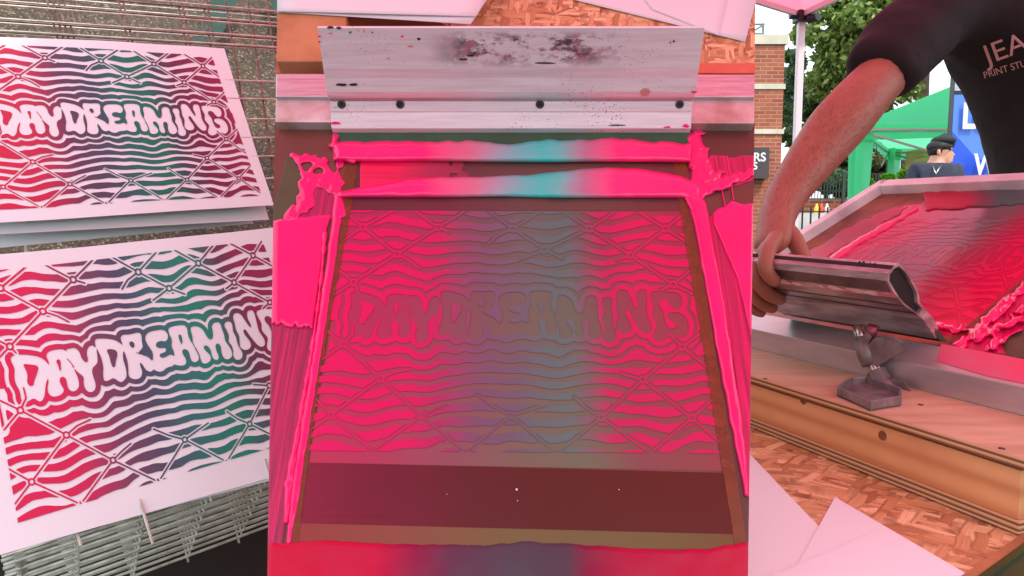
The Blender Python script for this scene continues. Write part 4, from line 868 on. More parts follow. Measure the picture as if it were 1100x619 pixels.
b = MB(); b.hexa([Pp(918, 372, .012), Pp(924, 381, .012), Pp(927, 378, -.012), Pp(921, 368, -.012)], [Pp(928, 360, .012), Pp(934, 366, .012), Pp(937, 362, -.012), Pp(931, 356, -.012)]); b.build('wing_nut', M['cast'], cl, bevel=.002)
b = MB(); b.tube([Pp(934, 364), Pp(938, 350)], [.009, .011], 10); b.build('wing', mat('pink_stained_steel', (150, 70, 84), .4, .5), cl, True)
arm = [(925, 378), (930, 394), (944, 393), (960, 384), (972, 377), (972, 367), (953, 360), (938, 364)]
b = MB(); b.prism([Pp(x, y, .02) for x, y in arm], Pp(940, 380, -.010)-Pp(940, 380, .02)); b.build('lever_arm', M['cast'], cl, bevel=.003)
b = MB(); b.hexa([Pp(950, 410, .004), Pp(953, 425, .004), Pp(980, 424, -.006), Pp(972, 410, -.006)], [Pp(950, 404, .012), Pp(953, 418, .012), Pp(979, 419, .002), Pp(971, 407, .002)]); b.build('clamp_pad', M['cast'], cl, bevel=.002)

# ------------------------------------------------------------------ people
def skin(name, verts, edges, m, parent=None, sub=2, root=0, k_=1.12):
    """verts: (point, radius[, radius2]); grows one continuous surface"""
    me = bpy.data.meshes.new('s'); me.from_pydata([tuple(v[0]) for v in verts], edges, []); o = bpy.data.objects.new('s', me); COL.objects.link(o)
    o.modifiers.new('k', 'SKIN')
    sv = me.skin_vertices[0].data if me.skin_vertices else None
    if sv is None: raise RuntimeError('skin layer')
    for k, v in enumerate(verts):
        sv[k].radius = (v[1]*k_, (v[2] if len(v) > 2 else v[1])*k_); sv[k].use_root = (k == root)
    s = o.modifiers.new('u', 'SUBSURF'); s.levels = sub; s.render_levels = sub
    dg = bpy.context.evaluated_depsgraph_get(); dg.update(); em = bpy.data.meshes.new_from_object(o.evaluated_get(dg))
    V = [tuple(v.co) for v in em.vertices]; Fc = [tuple(p.vertices) for p in em.polygons]
    bpy.data.objects.remove(o); bpy.data.meshes.remove(em)
    return V, Fc
def skinmat(name, a, b_):
    m, nt, b = newmat(name); v = coords(nt); f = noise_(nt, v, 26, 6, .65); nt.links.new(ramp(nt, f, [(.3, a), (.7, b_)]), b.inputs['Base Color'])
    b.inputs['Roughness'].default_value = .5; b.inputs['Subsurface Weight'].default_value = .12; b.inputs['Subsurface Radius'].default_value = (.02, .006, .003); b.inputs['Subsurface Scale'].default_value = .5
    bumpn(nt, b, noise_(nt, v, 260, 3), .2, .0006); return m
M['skin'] = skinmat('arm_skin', (160, 104, 84), (150, 93, 74))
M['cloth_black'] = mat('black_cotton', (13, 10, 12), .85, 0, (24, 18, 21), 9, bump=.6, bscale=11, bdist=.012)
P = lambda x, y, Z: pt(x, y, Z)
man = thing('person', 'printer in a black printed T-shirt reaching down to grip the squeegee', 'person', (P(1150, 330, 2.35)[0], P(1150, 330, 2.35)[1], 0))
V_ = []; E_ = []
def J(p, r, r2=None, frm=None):
    V_.append((np.array(p, float), r, r2 or r)); k = len(V_)-1
    if frm is not None: E_.append((frm, k))
    return k
pel = J(P(1150, 330, 2.36), .15, .11); 
sp = J(P(1150, 235, 2.34), .14, .10, pel); ch = J(P(1140, 120, 2.3), .16, .11, sp); uc = J(P(1135, 45, 2.27), .14, .10, ch)
nk = J(P(1130, -28, 2.2), .055, None, uc); hd0 = J(P(1128, -60, 2.16), .06, None, nk); hd = J(P(1126, -95, 2.15), .095, .085, hd0); hd2 = J(P(1126, -125, 2.16), .075, .07, hd)
shR = J(P(1035, 5, 2.2), .055, None, uc); el0 = J(P(985, 45, 2.1), .055, None, shR); elb = J(P(928, 102, 1.97), .068, .064, el0)
fa1 = J(P(902, 132, 1.93), .076, .068, elb); fa2 = J(P(870, 174, 1.87), .061, .054, fa1); fa3 = J(P(843, 212, 1.80), .047, .041, fa2); wr = J(P(833, 238, 1.72), .041, .034, fa3)
shL = J(P(1240, 15, 2.3), .075, None, uc); elL = J(P(1300, 130, 2.25), .055, None, shL); faL = J(P(1310, 190, 2.15), .05, None, elL); wrL = J(P(1300, 250, 2.05), .032, None, faL); hL = J(P(1298, 275, 2.02), .04, .022, wrL)
for s, xg in ((-1, 1095), (1, 1200)):
    hp = J(P(xg+8, 375, 2.38), .095, None, pel); b0 = P(xg, 330, 2.38); kn = J((b0[0], b0[1]-.03, .52), .062, None, hp); an = J((b0[0], b0[1]+.02, .10), .042, None, kn); J((b0[0], b0[1]-.14, .045), .04, .035, an)
# palm and separate fingers
pm = J(P(832, 256, 1.665), .042, .028, wr)
pm2 = J(P(824, 270, 1.63), .038, .024, pm)
body_base = list(V_), list(E_)
V1, F1 = skin('body', V_, E_, None, sub=2)
hmesh = MB(); hmesh.add(V1, F1)
FR = .0125
def finger(pts, r0, r1):
    vv = [(P(*p), r0+(r1-r0)*i/(len(pts)-1)) for i, p in enumerate(pts)]; e = [(i, i+1) for i in range(len(pts)-1)]
    a, f = skin('f', vv, e, None, sub=2); hmesh.add(a, f)
finger([(835, 254, 1.64), (825, 268, 1.545), (821, 288, 1.505), (828, 300, 1.512), (838, 304, 1.518)], .0175, .0130)
finger([(828, 262, 1.64), (813, 284, 1.56), (813, 303, 1.555), (826, 317, 1.585), (842, 323, 1.612)], .0175, .0130)
finger([(820, 268, 1.65), (806, 296, 1.62), (808, 316, 1.625), (820, 328, 1.645), (834, 332, 1.662)], .0165, .0120)
finger([(815, 274, 1.66), (799, 306, 1.67), (801, 324, 1.68), (811, 334, 1.685), (822, 337, 1.69)], .0145, .0105)
finger([(841, 243, 1.68), (851, 254, 1.665), (858, 266, 1.645), (863, 277, 1.63), (864, 284, 1.62)], .022, .014)
mesh_obj('body', hmesh.V, hmesh.F, M['skin'], man, True)
rg = np.random.RandomState(3); bh = BVHTree.FromPolygons([Vector(v) for v in V1], F1); hb = MB()
for k in range(2600):
    t = rg.uniform(0, 1); x = 925-95*t+rg.uniform(-40, 40); y = 105+125*t+rg.uniform(-30, 30); d_ = Vector(unit(ray(x, y))); h_ = bh.ray_cast(Vector(C), d_)
    if h_[0] is None: continue
    p = np.array(h_[0]); nn = np.array(h_[1]); g = unit(np.array([-.35, -.1, -.6])+rg.normal(size=3)*.35+nn*.9); s_ = unit(np.cross(g, nn))*.00035; hb.add([p-s_, p+s_, p+g*rg.uniform(.006, .013)], [(0, 1, 2)])
o = hb.build('arm_hair', mat('brown_hairs', (120, 74, 50), .6), man)
# shirt: torso with short sleeves
V_ = []; E_ = []
a = J(P(1150, 300, 2.36), .19, .135); b_ = J(P(1136, 235, 2.34), .185, .13, a); c = J(P(1122, 120, 2.3), .205, .14, b_); d = J(P(1118, 45, 2.27), .195, .125, c); J(P(1130, 3, 2.23), .11, .09, d)
e = J(P(1022, 2, 2.2), .125, .11, d); f = J(P(978, 34, 2.11), .115, .10, e); g_ = J(P(951, 70, 2.03), .099, .095, f); J(P(938, 87, 2.0), .093, .090, g_)
e = J(P(1242, 10, 2.3), .10, .10, d); f = J(P(1275, 60, 2.28), .088, .09, e); J(P(1290, 100, 2.26), .088, .09, f)
V1, F1 = skin('shirt', V_, E_, None, sub=3)
V1 = np.array(V1); 
for k in range(len(V1)):
    p = Vector(V1[k]); V1[k] = V1[k]+np.array(mnoise.noise_vector(p*9))*.012+np.array(mnoise.noise_vector(p*24))*.003
shirt = mesh_obj('tshirt', V1, F1, M['cloth_black'], man, True)
# lettering laid on the cloth
bvh = BVHTree.FromPolygons([Vector(v) for v in V1], F1)
def letters(txt, x0, y0, x1, y1, hpx, m, parent, name='shirt_lettering', Zs=2.0):
    cu = bpy.data.curves.new('t', 'FONT'); cu.body = txt; cu.size = 1; cu.offset = .0; cu.resolution_u = 3; o = bpy.data.objects.new('t', cu); COL.objects.link(o)
    dg = bpy.context.evaluated_depsgraph_get(); me = bpy.data.meshes.new_from_object(o.evaluated_get(dg)); bm = bmesh.new(); bm.from_mesh(me)
    bmesh.ops.triangulate(bm, faces=bm.faces[:]); bmesh.ops.subdivide_edges(bm, edges=[e for e in bm.edges if e.calc_length() > .12], cuts=2)
    bm.verts.ensure_lookup_table(); X = np.array([v.co[:] for v in bm.verts]); Fc = [[v.index for v in f.verts] for f in bm.faces]; bm.free(); bpy.data.objects.remove(o)
    X[:, 0] -= X[:, 0].min(); wx = X[:, 0].max(); hy = .7; out_ = []
    up_ = np.array([(y1-y0), -(x1-x0)]); up_ = up_/np.linalg.norm(up_)
    for v in X:
        x = x0+(x1-x0)*v[0]/wx+up_[0]*v[1]/hy*hpx; y = y0+(y1-y0)*v[0]/wx+up_[1]*v[1]/hy*hpx
        r = ray(x, y); hit = bvh.ray_cast(Vector(C), Vector(unit(r)))
        p = np.array(hit[0]) if hit[0] is not None else C+r*Zs; out_.append(p-unit(r)*.002)
    return mesh_obj(name, out_, Fc, m, parent)
M['letter'] = mat('pale_pink_print', (208, 168, 170), .7)
letters('JEA', 1058.5, 70.5, 1106, 53, 21, M['letter'], shirt)
letters('PRINT STU', 1058, 84.5, 1103, 71, 7.4, M['letter'], shirt)
b = MB(); b.ball(P(1126, -108, 2.16), (.10, .115, .115), 16, 10); b.build('hair', mat('brown_hair', (60, 42, 30), .7, bump=.4), man, True)

# the person under the green tent
M['navy'] = mat('navy_jacket', (34, 38, 56), .8, 0, (44, 50, 68), 20, bump=.15, bscale=30, bdist=.005)
g0 = P(1012, 165, 5.6)
mp_ = thing('person', 'young person in a dark cap and navy jacket looking down under the green tent', 'person', (g0[0], g0[1], 0))
V_ = []; E_ = []
Zb = 5.6
pel = J(P(1002, 265, Zb), .15, .11); w = J(P(1003, 230, Zb), .14, .10, pel); c = J(P(1002, 200, Zb), .17, .11, w); nkb = J(P(1006, 178, Zb), .07, .07, c); n1 = J(P(1008, 171, Zb), .05, .05, nkb); h1 = J(P(1010, 163, Zb), .068, .075, n1); J(P(1012, 153, Zb), .078, .085, h1)
for s in (-1, 1):
    sh = J(P(1002+s*18, 189, Zb), .04, None, c); e = J(P(1002+s*25, 215, Zb), .04, None, sh); J(P(1004+s*22, 240, Zb-.1), .035, None, e)
    k0 = P(1002+s*12, 265, Zb); hp = J((k0[0], k0[1], .8), .09, None, pel); k = J((k0[0], k0[1], .48), .06, None, hp); a = J((k0[0], k0[1], .09), .045, None, k); J((k0[0], k0[1]-.14, .04), .04, None, a)
V1, F1 = skin('b', V_, E_, None, sub=2)
M['skin2'] = skinmat('face_skin', (214, 160, 132), (196, 138, 112))
mesh_obj('body', V1, F1, M['skin2'], mp_, True)
b = MB(); prof_ = [(1013, 158), (1021.5, 158), (1022.5, 162), (1026.3, 166.5), (1023.8, 168), (1024.5, 170), (1023.3, 171), (1023.8, 173), (1020, 176), (1014, 175), (1010, 170)]
b.prism([P(x, y, Zb-.055) for x, y in prof_], P(1015, 165, Zb+.05)-P(1015, 165, Zb-.055)); o = b.build('face', M['skin2'], mp_, True, bevel=.012)
b = MB(); b.ball(P(1008.5, 164, Zb-.075), (.014, .012, .025), 8, 6); b.build('ear', M['skin2'], mp_, True)
b = MB(); b.tube([P(1018, 160.3, Zb-.062), P(1022, 161, Zb-.06)], .006, 6); b.build('eyebrow', M['cloth_black'], mp_, True)
b = MB(); b.ball(P(1009, 158, Zb), (.088, .085, .055), 14, 8); b.ball(P(1005.5, 161, Zb), (.055, .075, .065), 12, 8); b.build('hair', mat('black_hair', (26, 20, 18), .6), mp_, True)
b = MB(); b.tube([P(1004.5, 156, Zb), P(1014, 153, Zb), P(1024.5, 156, Zb)], [.05, .07, .02], 14); b.ball(P(1013.5, 151.5, Zb), (.084, .095, .042), 16, 8); b.build('cap', mat('dark_green_cap', (24, 40, 36), .75, 0, (16, 26, 24), 40), mp_, True)
V_ = []; E_ = []
a = J(P(1003, 240, Zb), .17, .13); b_ = J(P(1003, 215, Zb), .18, .14, a); c = J(P(1002, 196, Zb), .19, .135, b_); d = J(P(1005, 181.5, Zb), .10, .09, c); J(P(1007, 177, Zb), .065, .065, d)
for s in (-1, 1):
    e = J(P(1002+s*20, 188, Zb), .10, None, c); f = J(P(1002+s*27, 215, Zb), .08, None, e); J(P(1004+s*22, 236, Zb-.08), .06, None, f)
V1, F1 = skin('j', V_, E_, None, sub=2); mesh_obj('jacket', V1, F1, M['navy'], mp_, True)
b = MB(); b.tube([P(1002, 178, Zb-.13), P(1004, 184, Zb-.17), P(1005.5, 187, Zb-.18), P(1008, 182, Zb-.17), P(1012, 177, Zb-.12)], .004, 5); b.build('necklace', mat('silver_chain', (210, 208, 200), .3, .9), mp_, True)

# ------------------------------------------------------------------ red tent over the bench
ZE = 4.0; Fc_ = P(861, 14, ZE); ze = Fc_[2]
la = pz(812, -1.5, ze); ra = pz(886, -1, ze)
dl_ = unit(la-Fc_); dr_ = unit(ra-Fc_)
Lc = Fc_+dl_*2.9; Rc = Fc_+dr_*4.4+np.array([.5, 0, 0]); Nc = np.array([-.9, -.7, ze]); apx = np.array([.5, 1.4, ze+.75])
tent = thing('gazebo', 'red canopy tent with a white metal frame standing over the print table', 'tent', (Fc_[0], Fc_[1], 0))
def fabric(name, col, tr):
    m, nt, b = newmat(name); nt.nodes.remove(b); outn = nt.nodes['Material Output']
    d = N(nt, 'ShaderNodeBsdfDiffuse'); d.inputs['Color'].default_value = lin(col); t = N(nt, 'ShaderNodeBsdfTranslucent'); t.inputs['Color'].default_value = lin(tr)
    mx = N(nt, 'ShaderNodeMixShader'); mx.inputs[0].default_value = .7; nt.links.new(d.outputs[0], mx.inputs[1]); nt.links.new(t.outputs[0], mx.inputs[2]); nt.links.new(mx.outputs[0], outn.inputs['Surface']); return m
M['red_fab'] = fabric('thin_red_canopy', (190, 24, 54), (255, 132, 156))
b = MB(); cs = [Fc_, Lc, Nc, Rc]
for i in range(4):
    p, q = cs[i], cs[(i+1) % 4]; m_ = 8
    for k in range(m_):
        for j in range(6):
            t0, t1 = k/m_, (k+1)/m_; s0, s1_ = j/6, (j+1)/6; sag = lambda t, s: (1-s)*(p*(1-t)+q*t)+s*apx+np.array([0, 0, -.10*math.sin(math.pi*s)*1.0+.0])
            b.add([sag(t0, s0), sag(t1, s0), sag(t1, s1_), sag(t0, s1_)], [(0, 1, 2, 3)])
b.build('canopy', M['red_fab'], tent, True)
M['white_metal'] = mat('white_painted_metal', (226, 222, 224), .35, 0)
fr = MB()
for i in range(4):
    p, q = cs[i].copy(), cs[(i+1) % 4].copy(); fr.bar(p-(0, 0, .01), q-(0, 0, .01), .02, .028)
fr.build('eave_frame', M['white_metal'], tent)
for i, c_ in enumerate(cs):
    g = np.array(c_); x, y = g[0], g[1]
    if i == 1: x, y = g[0]+.0, g[1]
    if i == 2: pass
    if i == 1: continue
    b = MB(); b.box((x-.018, y-.018, 0), (x+.018, y+.018, g[2]+.06)); b.build('pole', M['white_metal'], tent, bevel=.004)
b = MB(); b.box((Fc_[0]-.035, Fc_[1]-.045, ze-.05), (Fc_[0]+.03, Fc_[1]+.04, ze+.03)); b.tube([Fc_+(.02, -.05, -.045), Fc_+(.05, -.10, -.045)], .024, 12); b.tube([Fc_+(-.03, -.03, -.02), Fc_+(-.075, -.03, -.02)], .022, 8); b.build('corner_joint', mat('black_plastic', (30, 26, 28), .4), tent, bevel=.004)

# ------------------------------------------------------------------ ground and far things
M['asphalt'] = mat('asphalt', (92, 90, 88), .9, 0, (78, 76, 74), 3, bump=.3, bscale=60, bdist=.01)
b = MB(); R_ = 900
b.add([(-R_, -R_, 0), (R_, -R_, 0), (R_, R_, 0), (-R_, R_, 0)], [(0, 1, 2, 3)]); tag(b.build('ground', M['asphalt'], origin=(0, 0, 0)), 'wide grey asphalt ground', 'ground', kind='structure')
M['brick'] = None
def brick(name, c1, c2, mo, sc=1.0):
    m, nt, b = newmat(name); tc = N(nt, 'ShaderNodeTexCoord'); mp = N(nt, 'ShaderNodeMapping'); mp.inputs['Rotation'].default_value = (math.radians(90), 0, 0); nt.links.new(tc.outputs['Object'], mp.inputs['Vector'])
    br_ = N(nt, 'ShaderNodeTexBrick'); br_.inputs['Color1'].default_value = lin(c1); br_.inputs['Color2'].default_value = lin(c2); br_.inputs['Mortar'].default_value = lin(mo)
    br_.inputs['Scale'].default_value = 1/sc; br_.inputs['Brick Width'].default_value = .23; br_.inputs['Row Height'].default_value = .075; br_.inputs['Mortar Size'].default_value = .008; nt.links.new(mp.outputs['Vector'], br_.inputs['Vector'])
    c = mixc(nt, br_.outputs['Color'], lin((150, 84, 60)), ramp(nt, noise_(nt, tc.outputs['Object'], 1.5, 5), [(.4, (0, 0, 0, 1)), (.75, (.6, .6, .6, 1))]))
    nt.links.new(c, b.inputs['Base Color']); b.inputs['Roughness'].default_value = .85; return m
M['brick'] = brick('red_brick', (176, 96, 68), (140, 70, 50), (166, 140, 120), 1.4)
ZBD = 20.0
xr = P(841.5, 100, ZBD)[0]; xl = xr-9; yb = P(841, 100, ZBD)[1]
bd = thing('brick_building', 'red brick block with pale concrete bands behind the reaching arm', 'building', ((xl+xr)/2, yb+3, 0))
def zpx(y, Z=ZBD): return float(P(841, y, Z)[2])
b = MB(); b.box((xl, yb, 0), (xr, yb+7, zpx(48.5))); b.build('wall', M['brick'], bd)
M['conc'] = mat('pale_concrete', (208, 204, 184), .8, 0, (190, 184, 164), 2)
for y0, y1, ex in ((39, 49, .06), (90.5, 96, .04), (138.5, 143.5, .04)):
    b = MB(); b.box((xl-ex, yb-ex, zpx(y1)), (xr+ex, yb+7.05+ex, zpx(y0))); b.build('concrete_band', M['conc'], bd)
b = MB(); M['rail'] = mat('grey_rail', (120, 130, 134), .5, .3)
for y in (23, 33):
    b.tube([(xl, yb+.5, zpx(y)), (P(825.5, y, ZBD)[0], yb+.5, zpx(y))], .035, 6)
for x in (P(812, 30, ZBD)[0], P(824, 30, ZBD)[0], P(800, 30, ZBD)[0]): b.tube([(x, yb+.5, zpx(40)), (x, yb+.5, zpx(22))], .035, 6)
b.tube([(P(812, 32, ZBD)[0], yb+.5, zpx(31)), (P(824, 24, ZBD)[0], yb+.5, zpx(24))], .03, 6)
b.build('roof_railing', M['rail'], bd)
# shop sign on the building
b = MB(); sx0, sx1 = P(790, 150, ZBD-.3)[0], P(829, 150, ZBD-.3)[0]; b.box((sx0, yb-.3, zpx(192)), (sx1, yb-.02, zpx(159))); sg = b.build('sign_board', mat('dark_sign_board', (70, 60, 60), .5), bd)
def flat_text(txt, x0, y0, h_m, Z, m, parent, name, yaw=0, bold=.02, wscale=1.0, right=False):
    cu = bpy.data.curves.new('t', 'FONT'); cu.body = txt; cu.size = 1; cu.offset = bold; cu.extrude = .01; o = bpy.data.objects.new('t', cu); COL.objects.link(o)
    dg = bpy.context.evaluated_depsgraph_get(); me = bpy.data.meshes.new_from_object(o.evaluated_get(dg)); X = np.array([v.co[:] for v in me.vertices]); Fc = [tuple(p.vertices) for p in me.polygons]; bpy.data.objects.remove(o)
    s = h_m/.7; p = P(x0, y0, Z); X[:, 0] -= X[:, 0].max() if right else X[:, 0].min()
    V = [p+np.array([v[0]*s*wscale, -v[2]*s*.3, v[1]*s]) for v in X]
    return mesh_obj(name, V, Fc, m, parent)
M['white_let'] = mat('white_letters', (232, 230, 226), .5)
flat_text('RS', 822.5, 173.2, .22, ZBD-.42, M['white_let'], bd, 'sign_lettering', right=True); flat_text('S', 813.5, 182, .19, ZBD-.42, M['white_let'], bd, 'sign_lettering', right=True)
# low brick wall, mesh fence, railings
b = MB(); ZW = 19.0; b.box((P(845, 220, ZW)[0]-3, P(845, 213, ZW)[1], 0), (P(1400, 213, ZW)[0], P(845, 213, ZW)[1]+.25, zpx(213, ZW))); lwall = b.build('garden_wall', M['brick']); tag(lwall, 'low red brick wall running below the hedge', 'wall')
ZF = 18.6
mf = thing('mesh_fence', 'dark green mesh fence standing in front of the hedge', 'fence', (P(950, 200, ZF)[0], P(950, 200, ZF)[1], 0)); b = MB(); M['fence'] = mat('dark_green_wire', (40, 58, 50), .5)
x0, x1 = P(850, 200, ZF)[0], P(1120, 200, ZF)[0]; yf = P(950, 200, ZF)[1]; zt_, zb_ = zpx(187, ZF), zpx(214, ZF)
k = x0
while k < x1: b.bar((k, yf, zb_), (k, yf, zt_), .02, .02, (0, 1, 0)); k += .075
for q in range(4): z = zb_+(zt_-zb_)*q/3; b.bar((x0, yf, z), (x1, yf, z), .02, .02)
b.build('mesh_panel', M['fence'], mf)
for x in np.arange(x0, x1, 1.3): b = MB(); b.box((x-.03, yf-.03, 0), (x+.03, yf+.03, zt_+.05)); b.build('post', M['fence'], mf)
ZR = 12.0; rl = thing('iron_railing', 'black iron railing behind the white tent pole', 'railing', (P(880, 230, ZR)[0], P(880, 230, ZR)[1], 0)); b = MB(); M['blackm'] = mat('black_metal', (26, 28, 30), .5)
x = P(835, 230, ZR)[0]; yr = P(835, 230, ZR)[1]
while x < P(960, 230, ZR)[0]: b.bar((x, yr, 0), (x, yr, zpx(222.5, ZR)), .022, .022, (0, 1, 0)); x += .135
b.build('bars', M['blackm'], rl); b = MB(); b.box((P(835, 230, ZR)[0], yr-.02, zpx(228, ZR)), (P(960, 230, ZR)[0], yr+.02, zpx(226.8, ZR))); b.build('top_bar', M['blackm'], rl)
# market stall with small goods
ZM = 13.2; st = thing('market_table', 'white covered stall table beyond the iron railing', 'table', (P(880, 240, ZM)[0], P(880, 240, ZM)[1], 0))
b = MB(); b.box((P(840, 230, ZM)[0], P(880, 230, ZM)[1]-.3, zpx(262, ZM)), (P(940, 230, ZM)[0], P(880, 230, ZM)[1]+.5, zpx(229, ZM))); b.build('cloth', mat('white_cloth', (206, 200, 196), .8, 0, (186, 182, 178), 4), st)
for x in (842, 938):
    p = P(x, 262, ZM); b = MB(); b.box((p[0]-.03, p[1]-.03, 0), (p[0]+.03, p[1]+.03, p[2]+.01)); b.build('leg', M['blackm'], st)
cols = [((210, 30, 40), 'red'), ((236, 196, 40), 'yellow'), ((230, 228, 224), 'white'), ((214, 70, 50), 'orange red')]
for k, (x, c, lab) in enumerate(((847, 0, 'red bottle at the wrist end of the white stall table'), (877, 1, 'yellow bottle on the stall table right of the white tent pole'), (882, 3, 'orange red bottle between the yellow and white ones on the stall table'), (888, 2, 'white bottle nearest the frame rail on the stall table'))):
    p = P(x, 229.3, ZM); b = MB(); b.tube([p, p+(0, 0, .10), p+(0, 0, .13), p+(0, 0, .17)], [.04, .04, .02, .018], 10); o = b.build('bottle', mat('bottle_%s' % cols[c][1].replace(' ', '_'), cols[c][0], .4), None, True); tag(o, lab, 'bottle', 'bottles on the stall table')

# trees
def leafmat(name, a, b_, c):
    m, nt, b = newmat(name); oi = N(nt, 'ShaderNodeNewGeometry'); nt.links.new(ramp(nt, oi.outputs['Random Per Island'], [(0, a), (.5, b_), (1, c)]), b.inputs['Base Color']); b.inputs['Roughness'].default_value = .5
    nt.nodes.remove(nt.nodes['Material Output']) if False else None
    outn = nt.nodes['Material Output']; t = N(nt, 'ShaderNodeBsdfTranslucent'); t.inputs['Color'].default_value = lin((120, 150, 50)); mx = N(nt, 'ShaderNodeMixShader'); mx.inputs[0].default_value = .22
    nt.links.new(b.outputs[0], mx.inputs[1]); nt.links.new(t.outputs[0], mx.inputs[2]); nt.links.new(mx.outputs[0], outn.inputs['Surface']); return m
M['bark'] = mat('bark', (74, 62, 50), .9, 0, (54, 44, 36), 6, bump=.5, bscale=20)
LM = [leafmat('plane_leaves', (92, 116, 50), (122, 146, 70), (164, 180, 100)), leafmat('dark_leaves', (34, 56, 28), (52, 76, 36), (80, 100, 48)), leafmat('olive_leaves', (70, 82, 40), (104, 108, 60), (140, 140, 84)), leafmat('bluish_leaves', (54, 84, 60), (78, 108, 78), (112, 138, 100))]
def tree(name, label, cx, cy, Z, rx, ry, leaf, n, m, clumps=34, seed=1, cat='tree', group='trees beyond the stalls', trunk=True):
    rg = np.random.RandomState(seed); c = P(cx, cy, Z); RX = rx*Z/FL; RZ = ry*Z/FL; RY = RX*.8
    r = thing(name, label, cat, (c[0], c[1], 0), group)
    cl_ = []
    for k in range(clumps):
        v = rg.normal(size=3); v /= np.linalg.norm(v); q = rg.uniform(.35, .95); cl_.append((c+v*np.array([RX, RY, RZ])*q, rg.uniform(.22, .42)*min(RX, RZ)))
    pos = []; 
    for k in range(n):
        cc, cr = cl_[rg.randint(clumps)]; v = rg.normal(size=3); v /= np.linalg.norm(v); pos.append(cc+v*cr*rg.uniform(.55, 1.05)*np.array([1.1, 1.1, .8]))
    pos = np.array(pos); pos[:, 2] = np.maximum(pos[:, 2], .08); sz = leaf*rg.uniform(.6, 1.4, n); a = rg.normal(size=(n, 3)); a /= np.linalg.norm(a, axis=1)[:, None]; t = np.cross(a, rg.normal(size=(n, 3))); t /= np.linalg.norm(t, axis=1)[:, None]; u = np.cross(a, t)
    V = np.stack([pos-t*sz[:, None], pos-u*sz[:, None]*.55, pos+t*sz[:, None], pos+u*sz[:, None]*.55], 1).reshape(-1, 3)
    mesh_obj('crown', V, [(4*i, 4*i+1, 4*i+2, 4*i+3) for i in range(n)], m, r)
    if trunk:
        b = MB(); g = np.array([c[0], c[1], 0]); tr = max(.06, RX*.07); b.tube([g, g+(0, 0, c[2]*.5), c], [tr*1.3, tr, tr*.5], 8)
        for k in range(6): e = cl_[k][0]; b.tube([g+(0, 0, c[2]*(.55+.05*k)), (g+(0, 0, c[2]*.8)+e)/2, e], [tr*.45, tr*.3, tr*.1], 6)
        b.build('trunk', M['bark'], r, True)
    return r
tree('plane_tree', 'tall pale green tree rising behind the black sleeve', 925, 40, 24, 62, 92, .11, 30000, LM[0], 80, 3)
tree('plane_tree', 'tall green tree filling the gap above the green tent', 1000, -60, 30, 90, 95, .2, 9000, LM[0], 50, 4)
tree('lime_tree', 'smaller distant tree seen left of the white tent pole', 852, 108, 34, 20, 52, .2, 5000, LM[3], 26, 5)
tree('lime_tree', 'mid distance tree behind the forearm', 890, 150, 27, 40, 50, .18, 6000, LM[1], 30, 6)
tree('hedge_shrub', 'dark bushy shrub right beside the forearm', 900, 176, 22, 34, 26, .11, 6000, LM[1], 30, 7, 'shrub', 'shrubs behind the mesh fence')
tree('hedge_shrub', 'bluish green shrub behind the left leg of the green tent', 905, 197, 21, 34, 16, .10, 6000, LM[3], 30, 8, 'shrub', 'shrubs behind the mesh fence')
tree('hedge_shrub', 'olive shrub seen under the green tent beside the road signs', 955, 172, 23, 34, 26, .11, 7000, LM[2], 30, 9, 'shrub', 'shrubs behind the mesh fence')
tree('hedge_shrub', 'yellowish olive shrub left of the capped head', 985, 168, 24, 30, 26, .11, 6000, LM[2], 30, 10, 'shrub', 'shrubs behind the mesh fence')
tree('hedge_shrub', 'dark shrub behind the navy jacket', 1030, 170, 25, 40, 34, .12, 6000, LM[1], 30, 12, 'shrub', 'shrubs behind the mesh fence')
LM.append(leafmat('bright_leaves', (110, 170, 30), (140, 196, 44), (180, 214, 70)))
for k, (x, y, rx, ry, lab) in enumerate(((972, 187, 5, 8, 'bright lime plant tallest of three beside the navy jacket'), (957, 192, 8, 4.5, 'low bright green plant below the road signs'), (932, 197, 4, 4, 'small yellow green plant at the foot of the green tent leg'))):
    tree('potted_plant', lab, x, y, 7.6, rx, ry, .035, 420, LM[-1], 8, 20+k, 'plant', 'bright plants under the green tent', False)
    p = P(x, y+ry, 7.6); b = MB(); g = np.array([p[0], p[1], 0]); b.tube([g, g+(0, 0, .3), g+(0, 0, .32)], [.12, .16, .15], 12); r_ = [o for o in COL.objects if o.name.startswith('potted_plant')][-1]
    b.tube([g+(0, 0, .3), p], .015, 6); b.build('pot', M['bark'], r_, True)
